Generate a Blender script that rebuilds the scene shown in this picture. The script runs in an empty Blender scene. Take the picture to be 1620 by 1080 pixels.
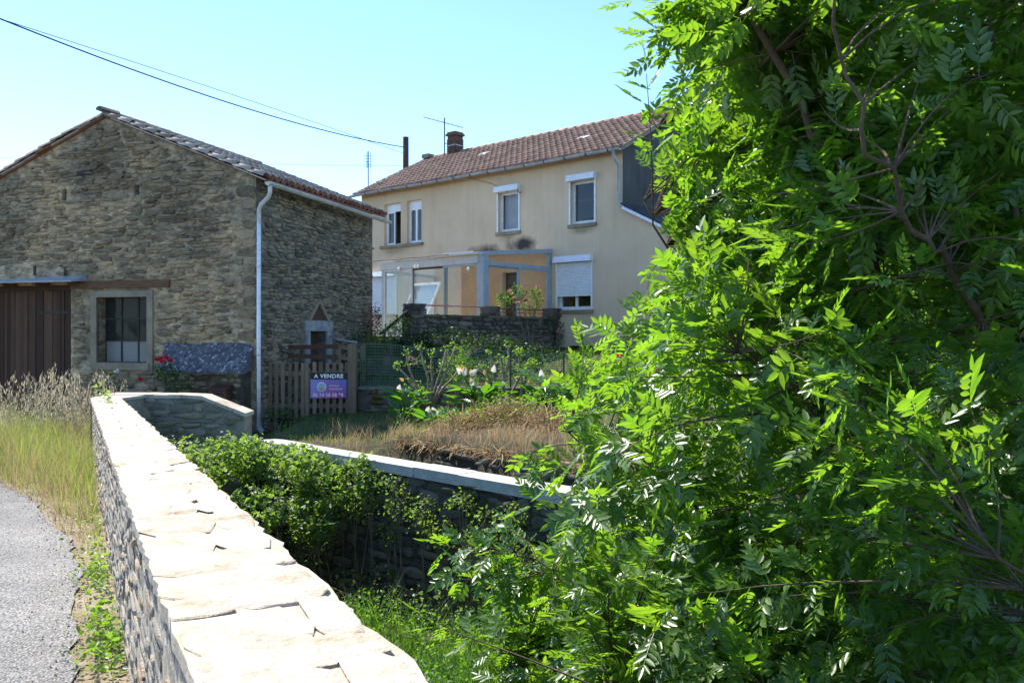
import bpy, math, random
import numpy as np
from mathutils import Matrix, Vector

random.seed(7)
rng = np.random.default_rng(11)
scene = bpy.context.scene
COL = scene.collection

# ------------------------------------------------------------------ camera
cam_d = bpy.data.cameras.new('camera')
cam_d.sensor_width = 36.0
cam_d.lens = 1300.0 / 1620.0 * 36.0
cam_d.shift_y = -15.0 / 1620.0
cam_d.clip_start = 0.05
cam_d.clip_end = 2000.0
cam = bpy.data.objects.new('camera', cam_d)
cam.location = (0, 0, 1.6)
cam.rotation_euler = (math.radians(90), 0, 0)
COL.objects.link(cam)
scene.camera = cam

# ------------------------------------------------------------------ sky, sun, exposure
SUN_EL = math.radians(52)
SUN_AZ = math.atan2(-0.71, 0.70)             # from +Y, clockwise
world = bpy.data.worlds.new('World')
scene.world = world
world.use_nodes = True
wn = world.node_tree.nodes
wl = world.node_tree.links
sky = wn.new('ShaderNodeTexSky')
sky.sky_type = 'NISHITA'
sky.sun_disc = False
sky.sun_elevation = SUN_EL
sky.sun_rotation = SUN_AZ
sky.altitude = 1200.0
sky.air_density = 1.0
sky.dust_density = 0.0
sky.ozone_density = 3.0
tint = wn.new('ShaderNodeMix'); tint.data_type = 'RGBA'; tint.blend_type = 'MULTIPLY'
tint.inputs[0].default_value = 1.0; tint.inputs[7].default_value = (0.84, 0.93, 1.0, 1.0)
wl.new(sky.outputs[0], tint.inputs[6]); wl.new(tint.outputs[2], wn['Background'].inputs[0])
wn['Background'].inputs[1].default_value = 0.135

sun_d = bpy.data.lights.new('sun', 'SUN')
sun_d.energy = 4.0
sun_d.angle = math.radians(0.53)
sun_d.color = (1.0, 0.95, 0.86)
sun = bpy.data.objects.new('sun', sun_d)
sdir = Vector((math.sin(SUN_AZ) * math.cos(SUN_EL), math.cos(SUN_AZ) * math.cos(SUN_EL), math.sin(SUN_EL)))
sun.rotation_euler = (-sdir).to_track_quat('-Z', 'Y').to_euler()
sun.location = (0, 0, 30)
COL.objects.link(sun)

scene.view_settings.view_transform = 'Standard'
scene.view_settings.look = 'None'
scene.view_settings.exposure = 1.4
scene.view_settings.gamma = 1.0
scene.view_settings.use_curve_mapping = False

# ------------------------------------------------------------------ helpers
def link(o, parent=None):
    COL.objects.link(o)
    if parent is not None:
        o.parent = parent
        o.matrix_parent_inverse = parent_world(parent).inverted()
    return o

def parent_world(p):
    m = Matrix.Translation(p.location) if p.rotation_euler.to_quaternion().angle < 1e-6 else Matrix.LocRotScale(p.location, p.rotation_euler, None)
    if p.parent is not None:
        m = parent_world(p.parent) @ p.matrix_parent_inverse @ m
    return m

def tag(o, label=None, cat=None, group=None, kind=None):
    if label: o['label'] = label
    if cat: o['category'] = cat
    if group: o['group'] = group
    if kind: o['kind'] = kind
    return o

def thing(name, loc, label, cat, group=None):
    o = bpy.data.objects.new(name, None)
    o.empty_display_size = 0.2
    o.location = loc
    COL.objects.link(o)
    return tag(o, label, cat, group)

def np_mesh(name, V, F):
    """V (n,3), F list of int arrays (m,k) or one array."""
    if isinstance(F, np.ndarray): F = [F]
    me = bpy.data.meshes.new(name)
    V = np.asarray(V, dtype=np.float32)
    me.vertices.add(len(V))
    me.vertices.foreach_set('co', V.ravel())
    loops = np.concatenate([f.ravel() for f in F]).astype(np.int32)
    tot = np.concatenate([np.full(len(f), f.shape[1], dtype=np.int32) for f in F])
    start = np.concatenate([[0], np.cumsum(tot)[:-1]]).astype(np.int32)
    me.loops.add(len(loops))
    me.loops.foreach_set('vertex_index', loops)
    me.polygons.add(len(tot))
    me.polygons.foreach_set('loop_start', start)
    me.polygons.foreach_set('loop_total', tot)
    me.update(calc_edges=True)
    return me

def np_obj(name, V, F, mat, parent=None, kind=None, smooth=False):
    me = np_mesh(name, V, F)
    me.materials.append(mat)
    if smooth: me.polygons.foreach_set('use_smooth', np.ones(len(me.polygons), dtype=bool))
    o = bpy.data.objects.new(name, me)
    link(o, parent)
    if kind: o['kind'] = kind
    return o

def inst(tv, tf, M, T):
    """template verts (k,3), faces list of arrays, M (n,3,3) column matrices, T (n,3)."""
    n = len(T); k = len(tv)
    V = np.einsum('nij,kj->nki', M, tv) + T[:, None, :]
    off = (np.arange(n) * k)[:, None, None]
    F = [(f[None, :, :] + off).reshape(-1, f.shape[1]) for f in tf]
    return V.reshape(-1, 3), F

class MB:
    def __init__(s): s.v = []; s.f = []
    def add(s, V, F):
        b = len(s.v)
        s.v += [tuple(p) for p in V]
        s.f += [tuple(i + b for i in f) for f in F]
        return s
    def hexa(s, P):        # 8 points: bottom ring 0-3, top ring 4-7
        return s.add(P, [(3, 2, 1, 0), (4, 5, 6, 7), (0, 1, 5, 4), (1, 2, 6, 5), (2, 3, 7, 6), (3, 0, 4, 7)])
    def box(s, c, A, B, C, ha, hb, hc):
        c = Vector(c); A = Vector(A) * ha; B = Vector(B) * hb; C = Vector(C) * hc
        return s.hexa([c - A - B - C, c + A - B - C, c + A + B - C, c - A + B - C, c - A - B + C, c + A - B + C, c + A + B + C, c - A + B + C])
    def abox(s, x0, x1, y0, y1, z0, z1):
        return s.hexa([(x0, y0, z0), (x1, y0, z0), (x1, y1, z0), (x0, y1, z0), (x0, y0, z1), (x1, y0, z1), (x1, y1, z1), (x0, y1, z1)])
    def fbox(s, fn, a0, a1, o0, o1, z0, z1):   # box in a wall frame fn(a, o, z)
        return s.hexa([fn(a0, o0, z0), fn(a1, o0, z0), fn(a1, o1, z0), fn(a0, o1, z0), fn(a0, o0, z1), fn(a1, o0, z1), fn(a1, o1, z1), fn(a0, o1, z1)])
    def tube(s, pts, r, n=6, cap=True):
        pts = [Vector(p) for p in pts]
        if not hasattr(r, '__len__'): r = [r] * len(pts)
        b = len(s.v)
        ref = None
        for i, p in enumerate(pts):
            d = (pts[min(i + 1, len(pts) - 1)] - pts[max(i - 1, 0)])
            if d.length < 1e-9: d = Vector((0, 0, 1))
            d.normalize()
            if ref is None:
                ref = Vector((1, 0, 0)) if abs(d.x) < 0.8 else Vector((0, 1, 0))
            x = (ref - d * ref.dot(d)).normalized(); ref = x
            y = d.cross(x)
            for k in range(n):
                a = 2 * math.pi * k / n
                s.v.append(tuple(p + (x * math.cos(a) + y * math.sin(a)) * r[i]))
        for i in range(len(pts) - 1):
            for k in range(n):
                k2 = (k + 1) % n
                s.f.append((b + i * n + k, b + i * n + k2, b + (i + 1) * n + k2, b + (i + 1) * n + k))
        if cap:
            s.f.append(tuple(b + k for k in reversed(range(n))))
            e = b + (len(pts) - 1) * n
            s.f.append(tuple(e + k for k in range(n)))
        return s
    def poly(s, P): return s.add(P, [tuple(range(len(P)))])
    def build(s, name, mat, parent=None, kind=None, smooth=False):
        me = bpy.data.meshes.new(name)
        me.from_pydata(s.v, [], s.f)
        me.materials.append(mat)
        if smooth:
            for p in me.polygons: p.use_smooth = True
        o = bpy.data.objects.new(name, me)
        link(o, parent)
        if kind: o['kind'] = kind
        return o

# ------------------------------------------------------------------ materials
def new_mat(name):
    m = bpy.data.materials.new(name); m.use_nodes = True
    nt = m.node_tree
    return m, nt, nt.nodes['Principled BSDF']

def nd(nt, t, **kw):
    n = nt.nodes.new(t)
    for k, v in kw.items():
        if k.startswith('i_'): n.inputs[k[2:].replace('_', ' ')].default_value = v
        else: setattr(n, k, v)
    return n

def ramp(nt, fac, cols, interp='LINEAR'):
    r = nt.nodes.new('ShaderNodeValToRGB')
    r.color_ramp.interpolation = interp
    while len(r.color_ramp.elements) < len(cols): r.color_ramp.elements.new(0.5)
    for e, (p, c) in zip(r.color_ramp.elements, cols):
        e.position = p; e.color = (*c, 1.0)
    nt.links.new(fac, r.inputs[0])
    return r.outputs[0]

def mth(nt, op, a, b=None, clamp=False):
    n = nt.nodes.new('ShaderNodeMath'); n.operation = op; n.use_clamp = clamp
    for i, x in enumerate((a, b)):
        if x is None: continue
        if isinstance(x, (int, float)): n.inputs[i].default_value = x
        else: nt.links.new(x, n.inputs[i])
    return n.outputs[0]

def mixc(nt, fac, a, b, mode='MIX'):
    n = nt.nodes.new('ShaderNodeMix'); n.data_type = 'RGBA'; n.blend_type = mode
    for i, x in ((0, fac), (6, a), (7, b)):
        if isinstance(x, (int, float)): n.inputs[i].default_value = x
        elif isinstance(x, tuple): n.inputs[i].default_value = (*x, 1.0)
        else: nt.links.new(x, n.inputs[i])
    return n.outputs[2]

def wpos(nt, scale=(1, 1, 1), rot=0.0):
    g = nt.nodes.new('ShaderNodeNewGeometry')
    mp = nt.nodes.new('ShaderNodeMapping')
    mp.inputs['Scale'].default_value = scale
    mp.inputs['Rotation'].default_value = (0, 0, rot)
    nt.links.new(g.outputs['Position'], mp.inputs[0])
    return mp.outputs[0]

def noise(nt, vec, scale, detail=5, rough=0.6, dist=0.0):
    n = nt.nodes.new('ShaderNodeTexNoise')
    n.inputs['Scale'].default_value = scale
    n.inputs['Detail'].default_value = detail
    n.inputs['Roughness'].default_value = rough
    n.inputs['Distortion'].default_value = dist
    nt.links.new(vec, n.inputs['Vector'])
    return n.outputs['Fac']

def isl_random(nt):
    g = nt.nodes.new('ShaderNodeNewGeometry'); o = nt.nodes.new('ShaderNodeObjectInfo')
    return mth(nt, 'FRACT', mth(nt, 'ADD', g.outputs['Random Per Island'], o.outputs['Random']))

def bump(nt, bsdf, h, strength, dist=0.02):
    b = nt.nodes.new('ShaderNodeBump')
    b.inputs['Strength'].default_value = strength
    b.inputs['Distance'].default_value = dist
    nt.links.new(h, b.inputs['Height'])
    nt.links.new(b.outputs[0], bsdf.inputs['Normal'])

def pm(name, cols, scale=4.0, rough=0.85, bmp=0.4, bscale=30.0, bdist=0.02, rand=0.0, vscale=(1, 1, 1), spec=0.3, detail=6, stain=None, rot=0.0, metal=0.0, patch=None):
    """ramp(noise mixed with per-piece random) colour + fine bump."""
    m, nt, b = new_mat(name)
    p = wpos(nt, vscale, rot)
    f = noise(nt, p, scale, detail)
    f = mth(nt, 'ADD', mth(nt, 'MULTIPLY', mth(nt, 'SUBTRACT', f, 0.5), 1.7), 0.5)
    if rand > 0:
        f = mth(nt, 'ADD', mth(nt, 'MULTIPLY', f, 1 - rand), mth(nt, 'MULTIPLY', isl_random(nt), rand))
    c = ramp(nt, f, cols)
    f2 = noise(nt, p, bscale, 6)
    c = mixc(nt, 0.55, c, ramp(nt, f2, [(0.25, (0.55, 0.55, 0.55)), (0.7, (1.25, 1.22, 1.18))]), 'MULTIPLY')
    if patch:      # broad weathering in uneven patches
        f4 = noise(nt, wpos(nt), patch[0], 5)
        c = mixc(nt, 1.0, c, ramp(nt, f4, [(0.34, patch[1]), (0.50, (0.85, 0.85, 0.85)), (0.64, patch[2])]), 'MULTIPLY')
    if stain:
        sc, col, lo, hi = stain
        f3 = noise(nt, p, sc, 4)
        c = mixc(nt, ramp(nt, f3, [(lo, (0, 0, 0)), (hi, (1, 1, 1))]), c, col)
    nt.links.new(c, b.inputs['Base Color'])
    b.inputs['Roughness'].default_value = rough
    b.inputs['Metallic'].default_value = metal
    b.inputs['Specular IOR Level'].default_value = spec
    if bmp: bump(nt, b, f2, bmp, bdist)
    return m

def leaf_mat(name, c_lo, c_hi, t_lo, t_hi, trans=0.45, rough=0.4, spec=0.5, yellow=None):
    m, nt, b = new_mat(name)
    cl = noise(nt, wpos(nt), 2.6, 3)
    r = mth(nt, 'ADD', mth(nt, 'MULTIPLY', isl_random(nt), 0.55), mth(nt, 'MULTIPLY', mth(nt, 'SUBTRACT', mth(nt, 'MULTIPLY', cl, 2.4), 0.7), 0.45), True)
    c = ramp(nt, r, [(0.0, c_lo), (1.0, c_hi)] if yellow is None else [(0.0, c_lo), (0.9, c_hi), (0.97, yellow)])
    t = ramp(nt, r, [(0.0, t_lo), (1.0, t_hi)])
    p = wpos(nt)
    n = noise(nt, p, 40.0, 3)
    c = mixc(nt, 0.5, c, ramp(nt, n, [(0.3, (0.7, 0.7, 0.7)), (0.7, (1.2, 1.2, 1.2))]), 'MULTIPLY')
    nt.links.new(c, b.inputs['Base Color'])
    b.inputs['Roughness'].default_value = rough
    b.inputs['Specular IOR Level'].default_value = spec
    tr = nt.nodes.new('ShaderNodeBsdfTranslucent')
    nt.links.new(t, tr.inputs['Color'])
    mx = nt.nodes.new('ShaderNodeMixShader'); mx.inputs[0].default_value = trans
    nt.links.new(b.outputs[0], mx.inputs[1]); nt.links.new(tr.outputs[0], mx.inputs[2])
    nt.links.new(mx.outputs[0], nt.nodes['Material Output'].inputs[0])
    return m

def glass_mat(name, tint=(0.9, 0.95, 0.95), refl=0.12, rough=0.02, haze=0.0):
    m, nt, b = new_mat(name)
    nt.nodes.remove(b)
    tr = nd(nt, 'ShaderNodeBsdfTransparent'); tr.inputs[0].default_value = (*tint, 1)
    gl = nd(nt, 'ShaderNodeBsdfGlossy'); gl.inputs['Roughness'].default_value = rough
    lw = nd(nt, 'ShaderNodeLayerWeight'); lw.inputs[0].default_value = 0.5
    f = mth(nt, 'ADD', mth(nt, 'MULTIPLY', mth(nt, 'POWER', lw.outputs['Facing'], 5.0), 0.9), 0.03 + refl, True)
    mx = nd(nt, 'ShaderNodeMixShader')
    nt.links.new(f, mx.inputs[0]); nt.links.new(tr.outputs[0], mx.inputs[1]); nt.links.new(gl.outputs[0], mx.inputs[2])
    out = mx.outputs[0]
    if haze > 0:
        df = nd(nt, 'ShaderNodeBsdfDiffuse'); df.inputs[0].default_value = (0.6, 0.62, 0.6, 1)
        m2 = nd(nt, 'ShaderNodeMixShader'); m2.inputs[0].default_value = haze
        nt.links.new(out, m2.inputs[1]); nt.links.new(df.outputs[0], m2.inputs[2]); out = m2.outputs[0]
    nt.links.new(out, nt.nodes['Material Output'].inputs[0])
    return m

M = {}
STONE = [(0.05, (0.075, 0.060, 0.045)), (0.28, (0.20, 0.16, 0.11)), (0.5, (0.34, 0.27, 0.18)), (0.7, (0.49, 0.395, 0.265)), (0.85, (0.44, 0.27, 0.12)), (1.0, (0.60, 0.52, 0.41))]
M['barn_stone'] = pm('barn_stone', STONE, 7.0, 0.9, 1.0, 26.0, 0.04, rand=0.5, vscale=(1, 1, 2.2), patch=(0.55, (0.55, 0.53, 0.50), (1.32, 1.22, 1.08)))
M['barn_mortar'] = pm('barn_mortar', [(0.1, (0.12, 0.095, 0.065)), (0.45, (0.32, 0.255, 0.165)), (0.75, (0.58, 0.48, 0.33))], 5.0, 0.95, 1.0, 16.0, 0.05, vscale=(1, 1, 1.8), patch=(0.55, (0.55, 0.53, 0.50), (1.32, 1.22, 1.08)))
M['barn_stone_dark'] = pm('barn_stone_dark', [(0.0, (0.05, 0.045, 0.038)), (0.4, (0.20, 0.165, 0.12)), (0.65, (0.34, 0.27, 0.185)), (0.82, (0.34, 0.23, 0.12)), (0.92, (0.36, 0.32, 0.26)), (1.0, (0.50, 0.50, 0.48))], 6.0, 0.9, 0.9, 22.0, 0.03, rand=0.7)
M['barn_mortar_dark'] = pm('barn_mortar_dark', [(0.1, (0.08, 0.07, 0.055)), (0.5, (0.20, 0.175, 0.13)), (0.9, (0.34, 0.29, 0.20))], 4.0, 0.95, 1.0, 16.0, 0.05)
M['parapet_stone'] = pm('parapet_stone', [(0.05, (0.10, 0.092, 0.082)), (0.3, (0.25, 0.225, 0.195)), (0.55, (0.42, 0.375, 0.315)), (0.75, (0.44, 0.31, 0.18)), (1.0, (0.58, 0.53, 0.46))], 14.0, 0.9, 1.0, 60.0, 0.03, rand=0.4)
M['parapet_mortar'] = pm('parapet_mortar', [(0.15, (0.28, 0.235, 0.175)), (0.5, (0.50, 0.44, 0.35)), (0.8, (0.66, 0.60, 0.50))], 16.0, 0.95, 1.0, 50.0, 0.03)
M['cap_stone'] = pm('cap_stone', [(0.1, (0.25, 0.19, 0.12)), (0.3, (0.40, 0.335, 0.25)), (0.55, (0.49, 0.435, 0.355)), (1.0, (0.55, 0.50, 0.43))], 7.0, 0.9, 0.7, 40.0, 0.02, rand=0.25, stain=(11.0, (0.20, 0.17, 0.14), 0.66, 0.74))
M['cap_mortar'] = pm('cap_mortar', [(0.2, (0.37, 0.31, 0.225)), (0.8, (0.50, 0.445, 0.365))], 6.0, 0.95, 0.6, 50.0, 0.012)
M['wing_stone'] = pm('wing_stone', [(0.0, (0.13, 0.125, 0.10)), (0.4, (0.24, 0.225, 0.17)), (0.7, (0.33, 0.29, 0.21)), (1.0, (0.34, 0.25, 0.13))], 5.0, 0.9, 0.7, 35.0, 0.02, rand=0.6)
M['wing_mortar'] = pm('wing_mortar', [(0.2, (0.20, 0.19, 0.15)), (0.8, (0.33, 0.31, 0.25))], 5.0, 0.95, 0.7, 40.0, 0.02)
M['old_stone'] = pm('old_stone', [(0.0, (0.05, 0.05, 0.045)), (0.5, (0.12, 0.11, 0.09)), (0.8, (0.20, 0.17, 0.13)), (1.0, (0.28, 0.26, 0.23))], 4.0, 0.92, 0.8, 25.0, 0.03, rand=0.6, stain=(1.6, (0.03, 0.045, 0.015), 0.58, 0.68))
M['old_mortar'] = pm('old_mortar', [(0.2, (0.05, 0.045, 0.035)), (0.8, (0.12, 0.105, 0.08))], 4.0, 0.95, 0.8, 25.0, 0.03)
M['mossy_stone'] = pm('mossy_stone', [(0.0, (0.06, 0.055, 0.04)), (0.5, (0.15, 0.13, 0.09)), (1.0, (0.26, 0.23, 0.18))], 4.0, 0.92, 0.8, 25.0, 0.03, rand=0.5, stain=(2.5, (0.07, 0.06, 0.01), 0.50, 0.60))
M['dry_stone'] = pm('dry_stone', [(0.0, (0.09, 0.08, 0.06)), (0.5, (0.20, 0.175, 0.13)), (1.0, (0.36, 0.33, 0.27))], 6.0, 0.92, 0.8, 30.0, 0.02, rand=0.6)
M['concrete'] = pm('concrete', [(0.2, (0.36, 0.36, 0.32)), (0.8, (0.52, 0.51, 0.46))], 5.0, 0.9, 0.4, 40.0, 0.01)
M['cement'] = pm('cement', [(0.2, (0.19, 0.16, 0.115)), (0.8, (0.31, 0.265, 0.19))], 3.0, 0.9, 0.4, 40.0, 0.01)
M['white_stone'] = pm('white_stone', [(0.2, (0.22, 0.22, 0.22)), (0.8, (0.42, 0.42, 0.41))], 5.0, 0.9, 0.6, 30.0, 0.02)
M['slate'] = pm('slate', [(0.0, (0.035, 0.04, 0.05)), (0.6, (0.09, 0.095, 0.11)), (1.0, (0.16, 0.165, 0.18))], 6.0, 0.55, 0.5, 25.0, 0.01, rand=0.5, stain=(14.0, (0.40, 0.42, 0.44), 0.56, 0.66))
M['annex_slate'] = pm('annex_slate', [(0.0, (0.02, 0.022, 0.028)), (1.0, (0.06, 0.065, 0.075))], 6.0, 0.55, 0.5, 25.0, 0.01, rand=0.5)
M['canal_tile'] = pm('canal_tile', [(0.0, (0.10, 0.075, 0.06)), (0.35, (0.27, 0.22, 0.18)), (0.7, (0.40, 0.35, 0.30)), (1.0, (0.44, 0.30, 0.22))], 5.0, 0.9, 0.6, 35.0, 0.015, rand=0.5, stain=(6.0, (0.42, 0.28, 0.05), 0.70, 0.74))
M['under_tile'] = pm('under_tile', [(0.0, (0.10, 0.04, 0.025)), (1.0, (0.30, 0.13, 0.08))], 5.0, 0.9, 0.5, 35.0, 0.015, rand=0.5)
M['house_tile'] = pm('house_tile', [(0.0, (0.11, 0.075, 0.06)), (0.4, (0.235, 0.145, 0.108)), (0.75, (0.31, 0.185, 0.138)), (1.0, (0.38, 0.31, 0.26))], 4.0, 0.85, 0.5, 30.0, 0.015, rand=0.6)
M['brick'] = pm('brick', [(0.0, (0.06, 0.038, 0.03)), (1.0, (0.19, 0.11, 0.075))], 6.0, 0.9, 0.5, 35.0, 0.01, rand=0.5)
M['wood_dark'] = pm('wood_dark', [(0.0, (0.025, 0.012, 0.008)), (0.45, (0.07, 0.036, 0.023)), (0.8, (0.12, 0.065, 0.040)), (1.0, (0.20, 0.115, 0.068))], 3.0, 0.8, 0.8, 14.0, 0.015, rand=0.6, vscale=(9, 9, 0.8))
M['wood_grey'] = pm('wood_grey', [(0.0, (0.09, 0.065, 0.042)), (0.6, (0.20, 0.145, 0.09)), (1.0, (0.32, 0.25, 0.17))], 3.0, 0.85, 0.6, 14.0, 0.01, rand=0.5, vscale=(9, 9, 0.8))
M['wood_beam'] = pm('wood_beam', [(0.0, (0.07, 0.035, 0.02)), (1.0, (0.20, 0.11, 0.06))], 3.0, 0.85, 0.6, 14.0, 0.01, vscale=(1, 6, 6))
M['pvc_white'] = pm('pvc_white', [(0.2, (0.72, 0.73, 0.75)), (0.8, (0.80, 0.81, 0.82))], 3.0, 0.4, 0.0, 20.0, spec=0.5)
M['pvc_gutter'] = pm('pvc_gutter', [(0.2, (0.40, 0.41, 0.38)), (0.8, (0.62, 0.62, 0.58))], 4.0, 0.5, 0.0, 20.0, spec=0.4)
M['zinc'] = pm('zinc', [(0.2, (0.26, 0.28, 0.30)), (0.8, (0.42, 0.44, 0.46))], 4.0, 0.45, 0.1, 20.0, spec=0.5)
M['alu_blue'] = pm('alu_blue', [(0.2, (0.30, 0.36, 0.40)), (0.8, (0.38, 0.44, 0.48))], 4.0, 0.4, 0.0, 20.0, spec=0.5)
M['alu_light'] = pm('alu_light', [(0.2, (0.48, 0.47, 0.45)), (0.8, (0.58, 0.57, 0.55))], 4.0, 0.45, 0.0, 20.0, spec=0.5)
M['iron'] = pm('iron', [(0.2, (0.02, 0.018, 0.018)), (0.8, (0.06, 0.05, 0.045))], 5.0, 0.6, 0.2, 30.0)
M['red_rail'] = pm('red_rail', [(0.2, (0.55, 0.17, 0.14)), (0.8, (0.66, 0.24, 0.20))], 5.0, 0.5, 0.1, 30.0)
M['rust_rail'] = pm('rust_rail', [(0.2, (0.10, 0.04, 0.03)), (0.8, (0.2, 0.09, 0.06))], 5.0, 0.7, 0.2, 30.0)
M['cable'] = pm('cable', [(0.2, (0.02, 0.025, 0.06)), (0.8, (0.03, 0.035, 0.08))], 5.0, 0.6, 0.0)
M['orange_paint'] = pm('orange_paint', [(0.2, (0.64, 0.36, 0.17)), (0.8, (0.70, 0.41, 0.21))], 2.0, 0.85, 0.1, 20.0)
M['mailbox_paint'] = pm('mailbox_paint', [(0.2, (0.06, 0.03, 0.02)), (0.8, (0.11, 0.055, 0.035))], 5.0, 0.5, 0.1, 30.0)
M['dark_void'] = pm('dark_void', [(0.2, (0.01, 0.01, 0.01)), (0.8, (0.02, 0.02, 0.02))], 2.0, 0.9, 0.0)
M['curtain'] = pm('curtain', [(0.2, (0.30, 0.28, 0.27)), (0.8, (0.42, 0.40, 0.40))], 2.0, 0.9, 0.1, 20.0)
M['glass'] = glass_mat('glass', (0.94, 0.96, 0.96), 0.0)
M['poly_roof'] = glass_mat('poly_roof', (0.92, 0.93, 0.93), 0.0, 0.2, 0.05)
M['barn_glass'] = glass_mat('barn_glass', (0.35, 0.38, 0.38), -0.02, 0.06, 0.04)
M['barn_glass_dirty'] = glass_mat('barn_glass_dirty', (0.4, 0.42, 0.40), 0.0, 0.3, 0.30)
M['sash_glass'] = glass_mat('sash_glass', (0.75, 0.85, 0.85), 0.25, 0.1, 0.30)
M['bark'] = pm('bark', [(0.0, (0.045, 0.03, 0.022)), (0.6, (0.11, 0.075, 0.05)), (1.0, (0.19, 0.14, 0.10))], 6.0, 0.9, 0.7, 40.0, 0.015)
M['stem'] = pm('stem', [(0.0, (0.10, 0.075, 0.05)), (0.6, (0.24, 0.19, 0.14)), (1.0, (0.38, 0.32, 0.26))], 6.0, 0.9, 0.5, 40.0, 0.01)
M['dry_earth'] = pm('dry_earth', [(0.1, (0.13, 0.10, 0.06)), (0.5, (0.24, 0.19, 0.12)), (0.85, (0.34, 0.29, 0.22))], 3.0, 0.95, 0.8, 30.0, 0.03)
M['soil'] = pm('soil', [(0.1, (0.025, 0.018, 0.010)), (0.4, (0.055, 0.042, 0.022)), (0.6, (0.045, 0.045, 0.018)), (0.85, (0.11, 0.075, 0.042))], 0.9, 0.95, 0.8, 9.0, 0.06)
M['ash_leaf'] = leaf_mat('ash_leaf', (0.030, 0.078, 0.020), (0.10, 0.18, 0.030), (0.17, 0.43, 0.016), (0.40, 0.63, 0.03), 0.45, 0.34, 0.7)
M['bramble_leaf'] = leaf_mat('bramble_leaf', (0.05, 0.105, 0.025), (0.15, 0.23, 0.06), (0.22, 0.44, 0.03), (0.45, 0.62, 0.08), 0.4, 0.5, 0.4, yellow=(0.30, 0.22, 0.16))
M['shrub_leaf'] = leaf_mat('shrub_leaf', (0.04, 0.10, 0.015), (0.10, 0.20, 0.03), (0.22, 0.45, 0.02), (0.42, 0.62, 0.05), 0.42, 0.45, 0.4)
M['dark_leaf'] = leaf_mat('dark_leaf', (0.012, 0.035, 0.008), (0.03, 0.075, 0.015), (0.08, 0.22, 0.01), (0.15, 0.35, 0.02), 0.35, 0.45, 0.4)
M['ivy_leaf_baked_shade'] = leaf_mat('ivy_leaf_baked_shade', (0.006, 0.018, 0.005), (0.018, 0.042, 0.009), (0.03, 0.09, 0.006), (0.07, 0.17, 0.012), 0.3, 0.5, 0.3)  # ivy green darkened to stand in for the terrace and mesh fence shadow
M['lily_leaf'] = leaf_mat('lily_leaf', (0.02, 0.075, 0.012), (0.05, 0.13, 0.02), (0.12, 0.4, 0.01), (0.25, 0.55, 0.03), 0.35, 0.3, 0.5)
M['weed_leaf'] = leaf_mat('weed_leaf', (0.035, 0.09, 0.015), (0.08, 0.17, 0.03), (0.16, 0.42, 0.015), (0.32, 0.58, 0.04), 0.4, 0.5, 0.35)
M['verge_grass'] = leaf_mat('verge_grass', (0.08, 0.17, 0.025), (0.36, 0.38, 0.10), (0.24, 0.44, 0.04), (0.54, 0.56, 0.12), 0.38, 0.6, 0.25)
M['straw'] = leaf_mat('straw', (0.30, 0.20, 0.10), (0.50, 0.38, 0.22), (0.42, 0.27, 0.12), (0.6, 0.45, 0.25), 0.35, 0.7, 0.2)
M['oat'] = leaf_mat('oat', (0.42, 0.34, 0.22), (0.62, 0.55, 0.40), (0.5, 0.42, 0.28), (0.65, 0.58, 0.42), 0.35, 0.6, 0.25)
M['white_petal'] = leaf_mat('white_petal', (0.72, 0.70, 0.62), (0.82, 0.80, 0.74), (0.75, 0.72, 0.6), (0.82, 0.8, 0.7), 0.3, 0.5, 0.3)
M['orange_petal'] = leaf_mat('orange_petal', (0.50, 0.22, 0.05), (0.72, 0.45, 0.20), (0.6, 0.3, 0.08), (0.75, 0.5, 0.2), 0.3, 0.6, 0.3)
M['pink_petal'] = leaf_mat('pink_petal', (0.70, 0.20, 0.22), (0.80, 0.45, 0.42), (0.75, 0.25, 0.25), (0.8, 0.45, 0.4), 0.3, 0.6, 0.3)
M['red_petal'] = leaf_mat('red_petal', (0.55, 0.015, 0.03), (0.72, 0.04, 0.08), (0.65, 0.02, 0.04), (0.75, 0.05, 0.1), 0.3, 0.6, 0.3)
M['mesh_wire'] = pm('mesh_wire', [(0.2, (0.05, 0.14, 0.09)), (0.8, (0.09, 0.20, 0.14))], 5.0, 0.5, 0.0)
M['sign_black'] = pm('sign_black', [(0.2, (0.006, 0.006, 0.008)), (0.8, (0.012, 0.012, 0.014))], 5.0, 0.4, 0.0)
M['sign_white'] = pm('sign_white', [(0.2, (0.74, 0.74, 0.76)), (0.8, (0.8, 0.8, 0.8))], 5.0, 0.4, 0.0)

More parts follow.
